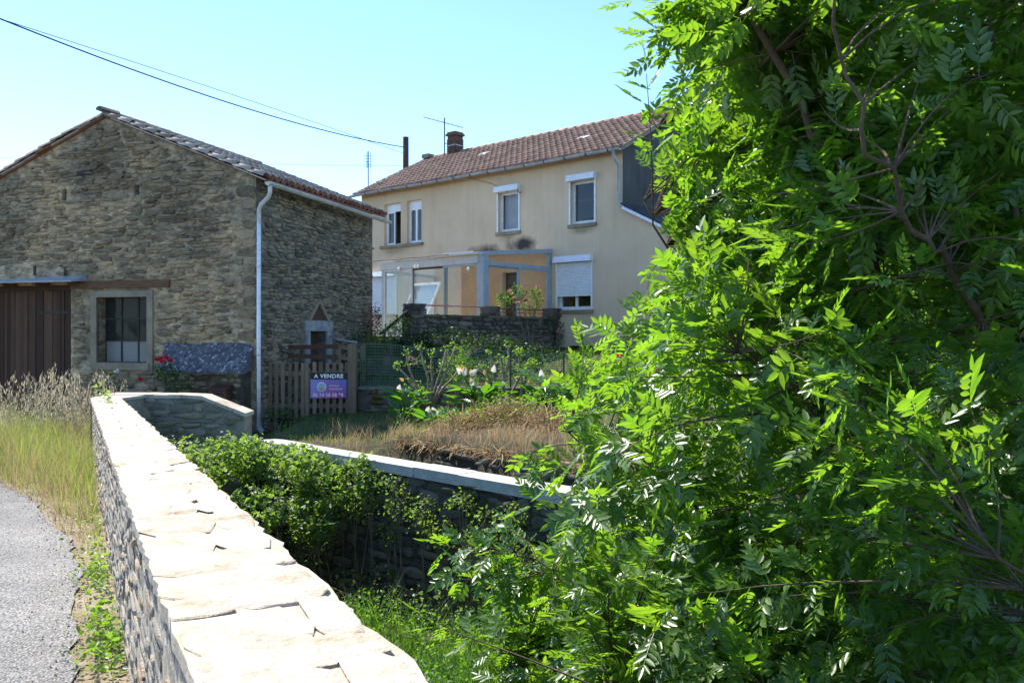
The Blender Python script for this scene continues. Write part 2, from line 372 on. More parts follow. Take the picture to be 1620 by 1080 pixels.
# special surfaces
def road_material():
    m, nt, b = new_mat('road_chips')
    p = wpos(nt)
    v = nd(nt, 'ShaderNodeTexVoronoi'); v.inputs['Scale'].default_value = 85.0; nt.links.new(p, v.inputs['Vector'])
    c = ramp(nt, v.outputs['Color'], [(0.0, (0.14, 0.135, 0.13)), (0.4, (0.26, 0.25, 0.24)), (0.75, (0.36, 0.345, 0.325)), (1.0, (0.50, 0.47, 0.43))])
    g = noise(nt, p, 1.3, 5)
    c = mixc(nt, 1.0, c, ramp(nt, g, [(0.3, (0.8, 0.79, 0.78)), (0.7, (1.05, 1.05, 1.05))]), 'MULTIPLY')
    gr = ramp(nt, v.outputs['Distance'], [(0.35, (1, 1, 1)), (0.75, (0.35, 0.35, 0.36))])
    c = mixc(nt, 1.0, c, gr, 'MULTIPLY')
    big = noise(nt, p, 0.45, 4)
    c = mixc(nt, 1.0, c, ramp(nt, big, [(0.38, (0.74, 0.74, 0.75)), (0.5, (1.0, 1.0, 1.0)), (0.62, (1.18, 1.17, 1.15))]), 'MULTIPLY')
    d = noise(nt, p, 2.6, 6)
    c = mixc(nt, ramp(nt, d, [(0.62, (0, 0, 0)), (0.72, (0.5, 0.5, 0.5))]), c, (0.26, 0.20, 0.13))
    nt.links.new(c, b.inputs['Base Color'])
    b.inputs['Roughness'].default_value = 0.85
    b.inputs['Specular IOR Level'].default_value = 0.25
    h = mth(nt, 'SUBTRACT', 1.0, v.outputs['Distance'])
    bump(nt, b, h, 0.8, 0.01)
    return m

def render_material(name, cols, blobs, frame_o, du, streak=0.5):
    """wall render with rain streaks and soot patches; blobs = (t, z, rt, rz)."""
    m, nt, b = new_mat(name)
    p = wpos(nt)
    f = noise(nt, p, 0.8, 6)
    c = ramp(nt, f, cols)
    st = noise(nt, wpos(nt, (3.2, 3.2, 0.22)), 1.6, 4)
    c = mixc(nt, streak, c, ramp(nt, st, [(0.3, (0.72, 0.70, 0.68)), (0.6, (1.08, 1.08, 1.08))]), 'MULTIPLY')
    g = nd(nt, 'ShaderNodeNewGeometry')
    sub = nd(nt, 'ShaderNodeVectorMath', operation='SUBTRACT'); nt.links.new(g.outputs['Position'], sub.inputs[0]); sub.inputs[1].default_value = frame_o
    dot = nd(nt, 'ShaderNodeVectorMath', operation='DOT_PRODUCT'); nt.links.new(sub.outputs[0], dot.inputs[0]); dot.inputs[1].default_value = du
    sep = nd(nt, 'ShaderNodeSeparateXYZ'); nt.links.new(g.outputs['Position'], sep.inputs[0])
    n2 = noise(nt, p, 3.0, 5)
    for (t, z, rt, rz, dark) in blobs:
        a = mth(nt, 'POWER', mth(nt, 'DIVIDE', mth(nt, 'SUBTRACT', dot.outputs['Value'], t), rt), 2.0)
        e = mth(nt, 'POWER', mth(nt, 'DIVIDE', mth(nt, 'SUBTRACT', sep.outputs[2], z), rz), 2.0)
        r = mth(nt, 'ADD', mth(nt, 'SQRT', mth(nt, 'ADD', a, e)), mth(nt, 'MULTIPLY', mth(nt, 'SUBTRACT', n2, 0.5), 1.2))
        k = ramp(nt, r, [(0.35, (dark,) * 3), (1.0, (0, 0, 0))])
        c = mixc(nt, k, c, (0.05, 0.042, 0.038))
    nt.links.new(c, b.inputs['Base Color'])
    b.inputs['Roughness'].default_value = 0.92
    b.inputs['Specular IOR Level'].default_value = 0.2
    bump(nt, b, noise(nt, p, 60.0, 4), 0.25, 0.01)
    return m

M['road'] = road_material()

# ------------------------------------------------------------------ frames of the two buildings
def BF(s, o, z): return (-5.14 - 0.958 * s - 0.2867 * o, 16.5 + 0.2867 * s - 0.958 * o, z)      # barn gable front
def BS(u, o, z): return (-5.14 + 0.2867 * u + 0.958 * o, 16.5 + 0.958 * u - 0.2867 * o, z)      # barn side
def HW(t, o, z): return (3.23 - 0.747 * t - 0.665 * o, 24.0 + 0.665 * t - 0.747 * o, z)         # house front
def HG(o, e, z): return HW(-e, -o, z)                                                            # house right gable: o back, e outward

HD = (-0.747, 0.665, 0.0)
H_BLOBS = [(5.6, 4.25, 0.95, 0.34, 0.97), (3.9, 4.40, 0.75, 0.36, 0.97), (4.5, 4.78, 0.5, 0.25, 0.4), (10.2, 4.65, 0.8, 0.22, 0.35), (1.45, 4.7, 0.5, 0.2, 0.45)]
M['render'] = render_material('render', [(0.25, (0.56, 0.41, 0.265)), (0.6, (0.66, 0.50, 0.335)), (0.85, (0.70, 0.54, 0.375))], H_BLOBS, (3.23, 24.0, 0.0), HD, 0.22)
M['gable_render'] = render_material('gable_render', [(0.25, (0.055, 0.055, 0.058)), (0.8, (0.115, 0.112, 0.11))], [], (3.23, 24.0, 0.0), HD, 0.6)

def wall_cells(fn, a0, a1, z0, z1, holes, depth, o=0.0):
    mb = MB()
    A = sorted({a0, a1, *[h[0] for h in holes], *[h[1] for h in holes]})
    Z = sorted({z0, z1, *[h[2] for h in holes], *[h[3] for h in holes]})
    for i in range(len(A) - 1):
        for j in range(len(Z) - 1):
            ac = (A[i] + A[i + 1]) / 2; zc = (Z[j] + Z[j + 1]) / 2
            if any(h[0] < ac < h[1] and h[2] < zc < h[3] for h in holes): continue
            mb.poly([fn(A[i], o, Z[j]), fn(A[i + 1], o, Z[j]), fn(A[i + 1], o, Z[j + 1]), fn(A[i], o, Z[j + 1])])
    for (h0, h1, y0, y1) in holes:
        for (p, q) in (((h0, y0), (h1, y0)), ((h1, y0), (h1, y1)), ((h1, y1), (h0, y1)), ((h0, y1), (h0, y0))):
            mb.poly([fn(p[0], o, p[1]), fn(q[0], o, q[1]), fn(q[0], o - depth, q[1]), fn(p[0], o - depth, p[1])])
    return mb

# ------------------------------------------------------------------ stones
def stone_templates(n, seed, square=0.6, inset=0.80, jit=(0.84, 1.03), rough=.16, lip=.45):
    r = np.random.default_rng(seed); out = []
    for _ in range(n):
        k = 10
        ang = np.sort(np.linspace(0, 2 * np.pi, k, endpoint=False) + r.uniform(-0.25, 0.25, k))
        c, s = np.cos(ang), np.sin(ang)
        e = square
        rad = 1.0 / (np.abs(c) ** (2 / e) + np.abs(s) ** (2 / e)) ** (e / 2)
        rad *= r.uniform(*jit, k)
        x, y = 0.5 * rad * c, 0.5 * rad * s
        V = [(a, b, -0.6) for a, b in zip(x, y)]
        V += [(a, b, lip + r.uniform(-.12, .12)) for a, b in zip(x * 0.99, y * 0.99)]
        iu, iv = r.uniform(-0.05, 0.05, 2)
        tu, tv = r.uniform(-rough * 1.6, rough * 1.6, 2)
        V += [(a * inset + iu, b * inset + iv, 0.9 + a * 2 * tu + b * 2 * tv + r.uniform(-rough, rough)) for a, b in zip(x, y)]
        V += [(iu + r.uniform(-.15, .15), iv + r.uniform(-.15, .15), 0.95 + r.uniform(-rough, rough))]
        F4 = [(i, (i + 1) % k, k + (i + 1) % k, k + i) for i in range(k)] + [(k + i, k + (i + 1) % k, 2 * k + (i + 1) % k, 2 * k + i) for i in range(k)]
        F3 = [(2 * k + i, 2 * k + (i + 1) % k, 3 * k) for i in range(k)]
        out.append((np.array(V), [np.array(F4), np.array(F3)]))
    return out

T_RUBBLE = stone_templates(14, 1, 0.55, 0.90, (0.68, 1.08), .22, .55)
T_BLOCK = stone_templates(10, 2, 0.36, 0.93, (.86, 1.04), .12, .65)
T_FLAG = stone_templates(14, 3, 0.12, 0.965, (.95, 1.03), .05, .72)

def rubble(W, z0, z1, mw, mh, seed, keep=None, wob=0.03):
    r = random.Random(seed); out = []; v = z0
    ph = r.uniform(0, 6)
    while v < z1:
        h = mh * r.uniform(0.65, 1.4); u = -r.uniform(0, mw)
        while u < W:
            w = mw * r.choice((0.45, 0.7, 0.9, 1.1, 1.4, 1.8)) * r.uniform(0.85, 1.15); big = r.random() < .05
            uc = u + w / 2; vc = v + h / 2 + wob * math.sin(uc * 1.7 + ph + v * 1.3) + r.uniform(-.15, .15) * h
            hh = h * (r.uniform(0.75, 1.12) if not big else r.uniform(1.5, 2.3))
            if uc - w / 2 > 0 and uc + w / 2 < W and (keep is None or keep(uc, vc, w, hh)):
                out.append((uc, vc, w * r.uniform(.9, 1.0), hh, r.uniform(-0.09, 0.09)))
            u += w
        v += h
    return out

def lay_stones(parent, fn, rects, mat, depth, templates, max_obj, seed, name='stone', spread=0.5, o=0.0, stuff='stonework', tilt=.12):
    """largest-showing stones become objects, the rest one stuff mesh."""
    r = np.random.default_rng(seed)
    meshes = []
    for i, (v, f) in enumerate(templates):
        me = np_mesh(name, v, f); me.materials.append(mat); meshes.append(me)
    items = []
    for (uc, vc, w, h, rot) in rects:
        p = Vector(fn(uc, o, vc))
        d2 = (p - Vector((0, 0, 1.6))).length_squared
        items.append((w * h / d2, uc, vc, w, h, rot))
    items.sort(key=lambda q: -q[0])
    acc = {}
    for n, (_, uc, vc, w, h, rot) in enumerate(items):
        p = Vector(fn(uc, o, vc)); U = (Vector(fn(uc + 1, o, vc)) - p).normalized(); N = (Vector(fn(uc, o + 1, vc)) - p).normalized(); Z = Vector(fn(uc, o, vc + 1)) - p
        Z.normalize()
        a = U * math.cos(rot) + Z * math.sin(rot); bz = Z * math.cos(rot) - U * math.sin(rot)
        nn = (N + U * r.uniform(-tilt, tilt) + Z * r.uniform(-tilt, tilt)).normalized()
        dp = depth * r.uniform(1 - spread, 1 + spread)
        k = int(r.integers(len(templates)))
        Mx = np.array([[a[i] * w, bz[i] * h, nn[i] * dp] for i in range(3)])
        if n < max_obj:
            ob = bpy.data.objects.new(name, meshes[k])
            COL.objects.link(ob); ob.parent = parent
            W4 = Matrix([[*Mx[0], p.x], [*Mx[1], p.y], [*Mx[2], p.z], [0, 0, 0, 1]])
            ob.matrix_parent_inverse = parent_world(parent).inverted()
            ob.matrix_basis = W4
        else:
            acc.setdefault(k, []).append((Mx, np.array(p)))
    if acc:
        Vs = []; Fs4 = []; Fs3 = []; off = 0
        for k, L in acc.items():
            V, F = inst(templates[k][0], templates[k][1], np.array([q[0] for q in L]), np.array([q[1] for q in L]))
            Vs.append(V); Fs4.append(F[0] + off); Fs3.append(F[1] + off); off += len(V)
        np_obj(stuff, np.concatenate(Vs), [np.concatenate(Fs4), np.concatenate(Fs3)], mat, parent, 'stuff')

# ------------------------------------------------------------------ terrain
PL = lambda y: -0.5315 * y + 0.24          # parapet left edge
PR = lambda y: -0.5315 * y + 0.735         # parapet right edge
RA = np.array((-4.13, 13.6)); RBp = np.array((2.9, 7.11))
RDIR = (RBp - RA) / np.linalg.norm(RBp - RA)
RN = np.array((RDIR[1], -RDIR[0]))         # towards the camera / stream
if RN[1] > 0: RN = -RN

def sstep(x, a, b):
    t = np.clip((x - a) / (b - a), 0, 1); return t * t * (3 - 2 * t)

def hground(x, y):
    x = np.asarray(x, float); y = np.asarray(y, float)
    road = -0.029 * np.clip(y, -30, 16.0)
    q = -((x - RA[0]) * RN[0] + (y - RA[1]) * RN[1])      # behind the retaining line
    along = (x - RA[0]) * RDIR[0] + (y - RA[1]) * RDIR[1]
    base = -0.24 + 0.06 * np.clip(q, 0, 3.5)
    strip = sstep(along, 1.6, 2.6) * (1 - sstep(q, 0.85, 1.0)) * 0.30
    ter = base - strip + 0.17 * sstep(along, 1.5, 2.5) * sstep(q, 0.9, 1.15)
    up = np.where(x > -3.3, 0.38 + 0.09 * np.clip(y - 17, 0, 9), -0.05 + 0.11 * np.clip(y - 17.2, 0, 9))
    up = np.maximum(up, 0.25 + 0.32 * np.clip(y - 18.6, 0, 3.2) * sstep(x, -4.2, -3.2) * (1 - sstep(x, -2.2, -1.6)))
    kk = sstep(y, 16.95, 17.1)
    gard = ter * (1 - kk) + up * kk
    garden = (q > 0.16) & (x > -4.25) & (y > 5)
    barnlot = -0.42 + 0 * x
    left_side = x < (PL(y) + PR(y)) / 2
    wing = (y > 13.72) & (x <= -4.25)
    h = np.full(x.shape, -2.15)
    h = np.where(garden, gard, h)
    h = np.where(wing, barnlot, h)
    h = np.where(left_side & ~wing, road - 0.03, h)
    h = np.where((y > 26) , np.maximum(gard, 0.6), h)
    far = np.maximum(np.hypot(x, y - 14) - 38, 0)
    return h + 0.0 * far

def build_ground():
    xs = np.concatenate([np.linspace(-600, -40, 12), np.arange(-39, -12, 1.5), np.arange(-12, 8, 0.125), np.arange(8, 40, 1.5), np.linspace(42, 600, 12)])
    ys = np.concatenate([np.linspace(-600, -20, 12), np.arange(-18, 1, 1.0), np.arange(1, 27, 0.125), np.arange(27, 60, 1.5), np.linspace(65, 900, 14)])
    X, Y = np.meshgrid(xs, ys)
    Z = hground(X, Y)
    near = (np.abs(X) < 30) & (np.abs(Y - 12) < 30)
    Z += np.where(near, 0.02 * np.sin(X * 3.1 + Y * 1.7) * np.sin(Y * 2.3 - X) + rng.normal(0, 0.008, X.shape), 0)
    V = np.stack([X.ravel(), Y.ravel(), Z.ravel()], 1)
    nx, ny = len(xs), len(ys)
    i = np.arange(nx * ny).reshape(ny, nx)
    F = np.stack([i[:-1, :-1].ravel(), i[:-1, 1:].ravel(), i[1:, 1:].ravel(), i[1:, :-1].ravel()], 1)
    o = np_obj('ground', V, F, M['soil'], smooth=True)
    o['kind'] = 'structure'
build_ground()

# road: planar sheet following the bridge's fall
edge = [(1.3, -4), (-0.1, 0.0), (-1.2, 2.2), (-2.15, 4.0), (-3.2, 6.1), (-3.95, 7.3), (-5.4, 9.2), (-6.5, 10.3), (-9.5, 12.0), (-16, 13.6), (-45, 15)]
re = []
for (a, b) in zip(edge[:-1], edge[1:]):
    n = 14 if a[1] > -1 and a[1] < 12 else 4
    for k in range(n):
        t = k / n; w = 0.035 if n == 14 else 0.0
        re.append((a[0] + (b[0] - a[0]) * t + random.uniform(-w, w), a[1] + (b[1] - a[1]) * t + random.uniform(-w, w)))
re += [(-45, 15), (-45, 2), (-14, 0), (-9, -4)]
mb = MB(); mb.poly([(x, y, -0.029 * y + 0.012) for x, y in re]); tag(mb.build('road', M['road']), kind='structure')

gr_v = []; gr_f = []
for _ in range(900):
    y_ = random.uniform(3.0, 10.5); x_ = float(np.interp(y_, [e[1] for e in edge], [e[0] for e in edge])) + random.gauss(-.02, .12); s_ = random.uniform(.004, .014); z_ = -0.029 * y_ + .010; b_ = len(gr_v)
    gr_v += [(x_ + s_ * random.uniform(.6, 1.2) * math.cos(k * 1.571 + .3), y_ + s_ * random.uniform(.6, 1.2) * math.sin(k * 1.571 + .3), z_) for k in range(4)] + [(x_, y_, z_ + s_ * random.uniform(.7, 1.2))]
    gr_f += [(b_ + k, b_ + (k + 1) % 4, b_ + 4) for k in range(4)]
gm = MB(); gm.v = gr_v; gm.f = gr_f; tag(gm.build('gravel', M['parapet_stone']), 'loose grey gravel scattered along the road edge', 'gravel', kind='stuff')
mb = MB()
for k in range(len(edge) - 1):
    (xa, ya), (xb, yb) = edge[k], edge[k + 1]
    ya2, yb2 = max(ya, -3.5), max(yb, -3.5)
    ra = PL(ya2) + .1 if ya2 < 13 else -6.6; rb = PL(yb2) + .1 if yb2 < 13 else -6.6
    if xa < -12: ra, rb = xa + .001, xb + .001
    P_ = [(xa - .6, ya2), (max(ra, xa + .01), ya2), (max(rb, xb + .01), yb2), (xb - .6, yb2)]
    mb.poly([(x, y, -0.029 * y - .004) for x, y in P_])
P_ = [(-9.6, 11.95), (-6.2, 11.95), (-6.75, 13.4), (-6.9, 15.6), (-12, 17.0), (-14, 13.0)]
mb.poly([(x, y, -0.029 * y - .002) for x, y in P_])
tag(mb.build('verge', M['dry_earth']), kind='structure')

# ------------------------------------------------------------------ bridge parapet
def PLf(a, o, z):      # along from the near end, o outward to the road, z = height above local road fall
    y = -1.0 + a * 0.883; x = PL(y)
    return (x - 0.883 * o, y - 0.468 * o, z - 0.029 * y)
par = thing('bridge_parapet', (PL(5) + .2, 5, -0.3), 'long rubble stone bridge parapet with sunlit pale flat cap beside the road', 'wall')
LEN = 14.0 / 0.883
y0, y1 = -1.0, 13.0
core = MB()
def pseg(ya, yb, z0, z1, inl, inr):
    P = []
    for z in (z0, z1):
        P += [(PL(ya) + inl, ya, z - 0.029 * ya), (PR(ya) - inr, ya, z - 0.029 * ya), (PR(yb) - inr, yb, z - 0.029 * yb), (PL(yb) + inl, yb, z - 0.029 * yb)]
    return P
core.hexa(pseg(y0, y1, -2.2, 0.885, 0.03, 0.03))
core.build('mortar_core', M['parapet_mortar'], par)
rects = [(u, v, w * .9, h * .88, q) for (u, v, w, h, q) in rubble(LEN, -0.12, 0.86, 0.24, 0.070, 21, wob=0.02)]
lay_stones(par, PLf, rects, M['parapet_stone'], 0.010, T_RUBBLE, 220, 5, o=-0.030, tilt=.06)
# cap: flat stones bedded in mortar
capm = MB()
ys_ = np.arange(y0, y1 + .021, .06); jl = [random.uniform(-.008, .008) for _ in ys_]; jr = [random.uniform(-.014, .012) + .008 * math.sin(k * .7) for k in range(len(ys_))]
for k in range(len(ys_) - 1):
    ya, yb = ys_[k], ys_[k + 1]; b_ = len(capm.v)
    for z in (.885, .928):
        for (x_, y_, j_) in ((PL(ya) + jl[k], ya, 0), (PR(ya) + jr[k], ya, 0), (PR(yb) + jr[k + 1], yb, 0), (PL(yb) + jl[k + 1], yb, 0)): capm.v.append((x_, y_, z - .029 * y_))
    capm.f += [(b_ + 4, b_ + 5, b_ + 6, b_ + 7), (b_ + 1, b_ + 2, b_ + 6, b_ + 5), (b_ + 3, b_, b_ + 4, b_ + 7), (b_ + 3, b_ + 2, b_ + 1, b_)]
capm.build('cap_mortar', M['cap_mortar'], par)
def PCf(a, o, c):       # stones lying flat: a along, c across, o up
    y = -1.0 + a * 0.883
    return (PL(y) + c * 0.883, y + c * 0.468, 0.905 + o - 0.029 * y)
def lay_cap():
    r = random.Random(8); out = []; a = 0.12
    while a < LEN - 0.2:
        w = r.uniform(0.17, 0.42)
        k = r.choice((1, 2, 2, 2, 3)); c = 0.008; tot = 0.414
        cuts = sorted([0] + [r.uniform(0.25, 0.75) if k == 2 else (j + 1 + r.uniform(-.2, .2)) / k for j in range(k - 1)] + [1])
        for j in range(k):
            c0, c1 = c + tot * cuts[j], c + tot * cuts[j + 1]
            out.append((a + w / 2 + r.uniform(-.02, .02), (c0 + c1) / 2, w + 0.002 + r.uniform(0, .01), c1 - c0 + r.uniform(0, .014), r.uniform(-.035, .035)))
        a += w
    return out
lay_stones(par, PCf, lay_cap(), M['cap_stone'], 0.033, T_FLAG, 300, 9, name='cap_stone', spread=0.05, tilt=.012)

# ------------------------------------------------------------------ wing wall at the far end of the bridge
wing = thing('wing_wall', (-5.4, 13.8, -0.5), 'short shaded wall with a dropping end turning off the end of the parapet', 'wall')
def WF(a, o, z): return (-6.75 + a * 0.9955, 13.62 - 0.06 * a - o, z)
def wtop(a): return 0.57 if a < 1.62 else 0.57 - (a - 1.62) / 0.75 * 0.29
mb = MB()
As = [0, 0.8, 1.62, 1.85, 2.1, 2.37]
for a0_, a1_ in zip(As[:-1], As[1:]):
    mb.hexa([WF(a0_, 0, -2.2), WF(a1_, 0, -2.2), WF(a1_, -.4, -2.2), WF(a0_, -.4, -2.2), WF(a0_, 0, wtop(a0_) - .05), WF(a1_, 0, wtop(a1_) - .05), WF(a1_, -.4, wtop(a1_) - .05), WF(a0_, -.4, wtop(a0_) - .05)])
mb.build('mortar_core', M['wing_mortar'], wing)
mb = MB()
mb.hexa([(PL(13.0), 13.0, -2), (PR(13.0), 13.0, -2), (PR(13.0) + .1, 13.62, -2), (-6.75, 13.62, -2), (PL(13.0), 13.0, .51), (PR(13.0), 13.0, .51), (PR(13.0) + .1, 13.62, .51), (-6.75, 13.62, .51)])
mb.build('corner_core', M['wing_mortar'], wing)
mb = MB(); mb.hexa([(PL(13.0) - .01, 13.0, .51), (PR(13.0) + .01, 13.0, .51), (PR(13.0) + .12, 13.6, .51), (-6.76, 13.62, .51), (PL(13.0) - .01, 13.0, .555), (PR(13.0) + .01, 13.0, .555), (PR(13.0) + .12, 13.6, .56), (-6.76, 13.62, .56)])
mb.build('corner_cap', M['cap_stone'], wing)
rects = rubble(2.37, -1.4, 0.54, 0.30, 0.10, 31, keep=lambda u, v, w, h: v + h / 2 < wtop(u) - .04)
lay_stones(wing, WF, rects, M['wing_stone'], 0.03, T_RUBBLE, 300, 6)
a = 0.0
while a < 2.36:
    w = random.uniform(.2, .36); e_ = min(a + w, 2.40); d_ = random.uniform(0, .02); mb = MB()
    P_ = []
    for dz in (-.06, random.uniform(-.006, .006)):
        P_ += [WF(a + .003, .02 + d_, wtop(a) + dz), WF(e_ - .003, .02 + d_, wtop(e_) + dz), WF(e_ - .003, -.42, wtop(e_) + dz), WF(a + .003, -.42, wtop(a) + dz)]
    mb.hexa(P_); mb.build('cap_stone', M['cap_stone'], wing); a += w

# ------------------------------------------------------------------ stream retaining wall with concrete coping
ret = thing('retaining_wall', (-2, 11.6, -2.1), 'dark stone retaining wall of the stream with a pale concrete coping', 'wall')
RL = float(np.linalg.norm(RBp - RA))
def RF(a, o, z): return (RA[0] + RDIR[0] * a + RN[0] * o, RA[1] + RDIR[1] * a + RN[1] * o, z)
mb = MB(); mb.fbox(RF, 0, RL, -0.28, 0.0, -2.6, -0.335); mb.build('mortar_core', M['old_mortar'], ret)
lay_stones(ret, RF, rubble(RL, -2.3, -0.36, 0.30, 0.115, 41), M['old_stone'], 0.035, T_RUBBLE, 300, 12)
a = -0.1; cuts = [a]
while a < 6.0: a += random.uniform(.85, 1.15); cuts.append(a)
for a0_, a1_ in zip(cuts[:-1], cuts[1:]):
    mb = MB(); zz = random.uniform(-.006, .006)
    mb.fbox(RF, a0_ + .003, a1_ - .003, -0.31, 0.045 + random.uniform(0, .008), -0.333, -0.20 + zz); mb.build('coping_slab', M['concrete'], ret)
mb = MB(); mb.fbox(RF, cuts[-1] + .004, cuts[-1] + .42, -.36, .10, -2.4, -0.10); mb.build('end_pillar', M['old_mortar'], ret)
mb = MB(); mb.fbox(RF, cuts[-1] - .02, cuts[-1] + .45, -.39, .13, -.10, -0.04); mb.build('pillar_cap', M['concrete'], ret)

# dry-stone wall holding the bank
dry = thing('dry_stone_wall', (-.6, 12, -.5), 'low dry stone wall holding up the bank of dry grass', 'wall')
def DF(a, o, z): return RF(a + 2.2, o - 1.0, z)
mb = MB(); mb.fbox(DF, 0, 5.2, -.3, -0.05, -.7, -.16); mb.build('backing', M['old_mortar'], dry)
lay_stones(dry, DF, rubble(5.2, -.60, -.17, 0.36, 0.075, 51), M['dry_stone'], 0.09, T_BLOCK, 300, 13, o=-.04)

# low mossy wall under the mesh fence
low = thing('garden_wall', (-1.3, 17, 0), 'low mossy rubble wall under the green mesh fence', 'wall')
def LF(a, o, z): return (-3.18 + a * 0.993, 16.95 - a * 0.118 - o, z)
mb = MB(); mb.fbox(LF, 0, 4.6, -.35, 0, -.4, .42); mb.build('mortar_core', M['old_mortar'], low)
lay_stones(low, LF, rubble(4.6, -.2, .40, 0.28, 0.09, 61), M['mossy_stone'], 0.04, T_RUBBLE, 300, 14)
a = 0
while a < 4.5:
    w = random.uniform(.3, .55); mb = MB(); mb.fbox(LF, a, min(a + w - .01, 4.6), -.37, .04, .42, .47 + random.uniform(-.01, .01)); mb.build('coping_stone', M['mossy_stone'], low); a += w

# ------------------------------------------------------------------ barn
barn = thing('stone_barn', (-6.5, 18, -.4), 'rubble stone barn with low pitched tiled roof and plank door', 'barn')
ZE, ZR, SR, SW, UL = 4.70, 6.17, 3.68, 7.4, 5.2
PITCH = (ZR - ZE) / SR
TH = math.atan(PITCH)
def broof(s): return ZR - PITCH * abs(s - SR)
F_HOLES = [(2.62, 3.92, 0.95, 2.34), (4.62, 6.9, -1.0, 2.62), (4.74, 4.87, 4.46, 4.70), (2.83, 2.96, 4.48, 4.70)]
mb = wall_cells(BF, 0, SW, -1.0, ZE, F_HOLES, 0.42)
mb.poly([BF(0, 0, ZE), BF(SW, 0, ZE), BF(SR, 0, ZR)])
fw = mb.build('front_wall', M['barn_mortar'], barn)
def fkeep(u, v, w, h):
    for a0_, a1_, z0_, z1_ in [(2.45, 4.08, .80, 2.48)] + F_HOLES[1:]:
        if u + w / 2 > a0_ and u - w / 2 < a1_ and v + h / 2 > z0_ and v - h / 2 < z1_: return False
    if 2.0 < u < 4.7 and 2.5 < v < 2.74: return False
    if u - w / 2 < .46 and v > .8: return False
    if u > 4.1 and 2.62 < v < 2.86: return False
    if u > 4.7 and 2.8 < v < 3.1 - (u - 5.6) ** 2 * .12: return False
    if u < 2.2 and 0.8 < v < 1.38: return False
    return v + h / 2 + .03 < broof(u - w / 2) and v + h / 2 + .03 < broof(u + w / 2)
lay_stones(fw, BF, rubble(SW, -.9, ZR, 0.30, 0.082, 71, fkeep, .06), M['barn_stone'], 0.03, T_RUBBLE, 150, 15, spread=.8)
S_HOLES = [(2.02, 2.78, -0.6, 1.62)]
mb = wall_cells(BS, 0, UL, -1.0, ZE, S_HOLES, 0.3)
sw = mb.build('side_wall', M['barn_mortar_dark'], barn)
def skeep(u, v, w, h):
    if u + w / 2 > 1.82 and u - w / 2 < 3.05 and v - h / 2 < 1.86: return False
    if abs(u - 2.4) < .45 and 1.8 < v < 2.3 - abs(u - 2.4) * .9: return False
    return v + h / 2 < ZE - .05
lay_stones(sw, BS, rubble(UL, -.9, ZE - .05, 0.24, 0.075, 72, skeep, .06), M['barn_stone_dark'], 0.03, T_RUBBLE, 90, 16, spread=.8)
q_ = []; z_ = .82; k_ = 0
while z_ < ZE - .15:
    h_ = random.uniform(.14, .26); w_ = random.choice((.46, .40, .28)) if k_ % 2 else random.uniform(.24, .32)
    q_.append((w_ / 2 + .002, z_ + h_ / 2, w_, h_ * .93, random.uniform(-.02, .02)))
    x_ = w_
    while x_ < .44:
        ww = min(random.uniform(.12, .25), .50 - x_); q_.append((x_ + ww / 2, z_ + h_ / 2 + random.uniform(-.03, .03), ww, h_ * random.uniform(.4, .8), random.uniform(-.08, .08))); x_ += ww
    z_ += h_; k_ += 1
lay_stones(fw, BF, q_, M['barn_stone'], .026, T_BLOCK, 60, 17, spread=.4, tilt=.05)
# the unseen walls
mb = MB(); mb.poly([BF(SW, 0, -1), BF(SW, -UL, -1), BF(SW, -UL, ZE), BF(SW, 0, ZE)]); mb.build('rear_side_wall', M['barn_mortar'], barn)
mb = MB(); mb.poly([BF(0, -UL, -1), BF(SW, -UL, -1), BF(SW, -UL, ZE), BF(SR, -UL, ZR), BF(0, -UL, ZE)]); mb.build('back_wall', M['barn_mortar'], barn)
mb = MB(); mb.poly([BF(0.1, -.1, -.35), BF(SW - .1, -.1, -.35), BF(SW - .1, -UL + .1, -.35), BF(.1, -UL + .1, -.35)]); mb.build('earth_floor', M['soil'], barn)
# window
mb = MB()
for (a0_, a1_, z0_, z1_) in ((2.47, 2.62, .80, 2.47), (3.92, 4.07, .80, 2.47), (2.62, 3.92, 2.34, 2.47)):
    mb.fbox(BF, a0_, a1_, -.05, .035, z0_, z1_)
wsur = mb.build('window', M['cement'], barn)
mb = MB(); mb.fbox(BF, 2.55, 4.0, -.3, .06, .80, .945); mb.build('sill', M['cement'], wsur)
ca = [2.62, 3.06, 3.50, 3.92]; cz = [.95, 1.41, 1.88, 2.34]
mb = MB()
for x in ca: mb.fbox(BF, x - .014, x + .014, -.27, -.23, .95, 2.34)
for z in cz: mb.fbox(BF, 2.62, 3.92, -.268, -.232, z - .013, z + .013)
mb.build('glazing_bars', M['iron'], wsur)
for j in range(3):
    for i in range(3):
        mb = MB(); tl = random.uniform(-.006, .006)
        mb.hexa([BF(ca[i], -.252 + tl, cz[j]), BF(ca[i + 1], -.252 - tl, cz[j]), BF(ca[i + 1], -.256 - tl, cz[j]), BF(ca[i], -.256 + tl, cz[j]),
                 BF(ca[i], -.252, cz[j + 1]), BF(ca[i + 1], -.252, cz[j + 1]), BF(ca[i + 1], -.256, cz[j + 1]), BF(ca[i], -.256, cz[j + 1])])
        mb.build('pane', M['barn_glass_dirty'] if j == 0 else M['barn_glass'], wsur)
mb = MB(); mb.fbox(BF, 2.05, 4.6, -.1, .045, 2.53, 2.69); mb.build('lintel', M['wood_beam'], barn)
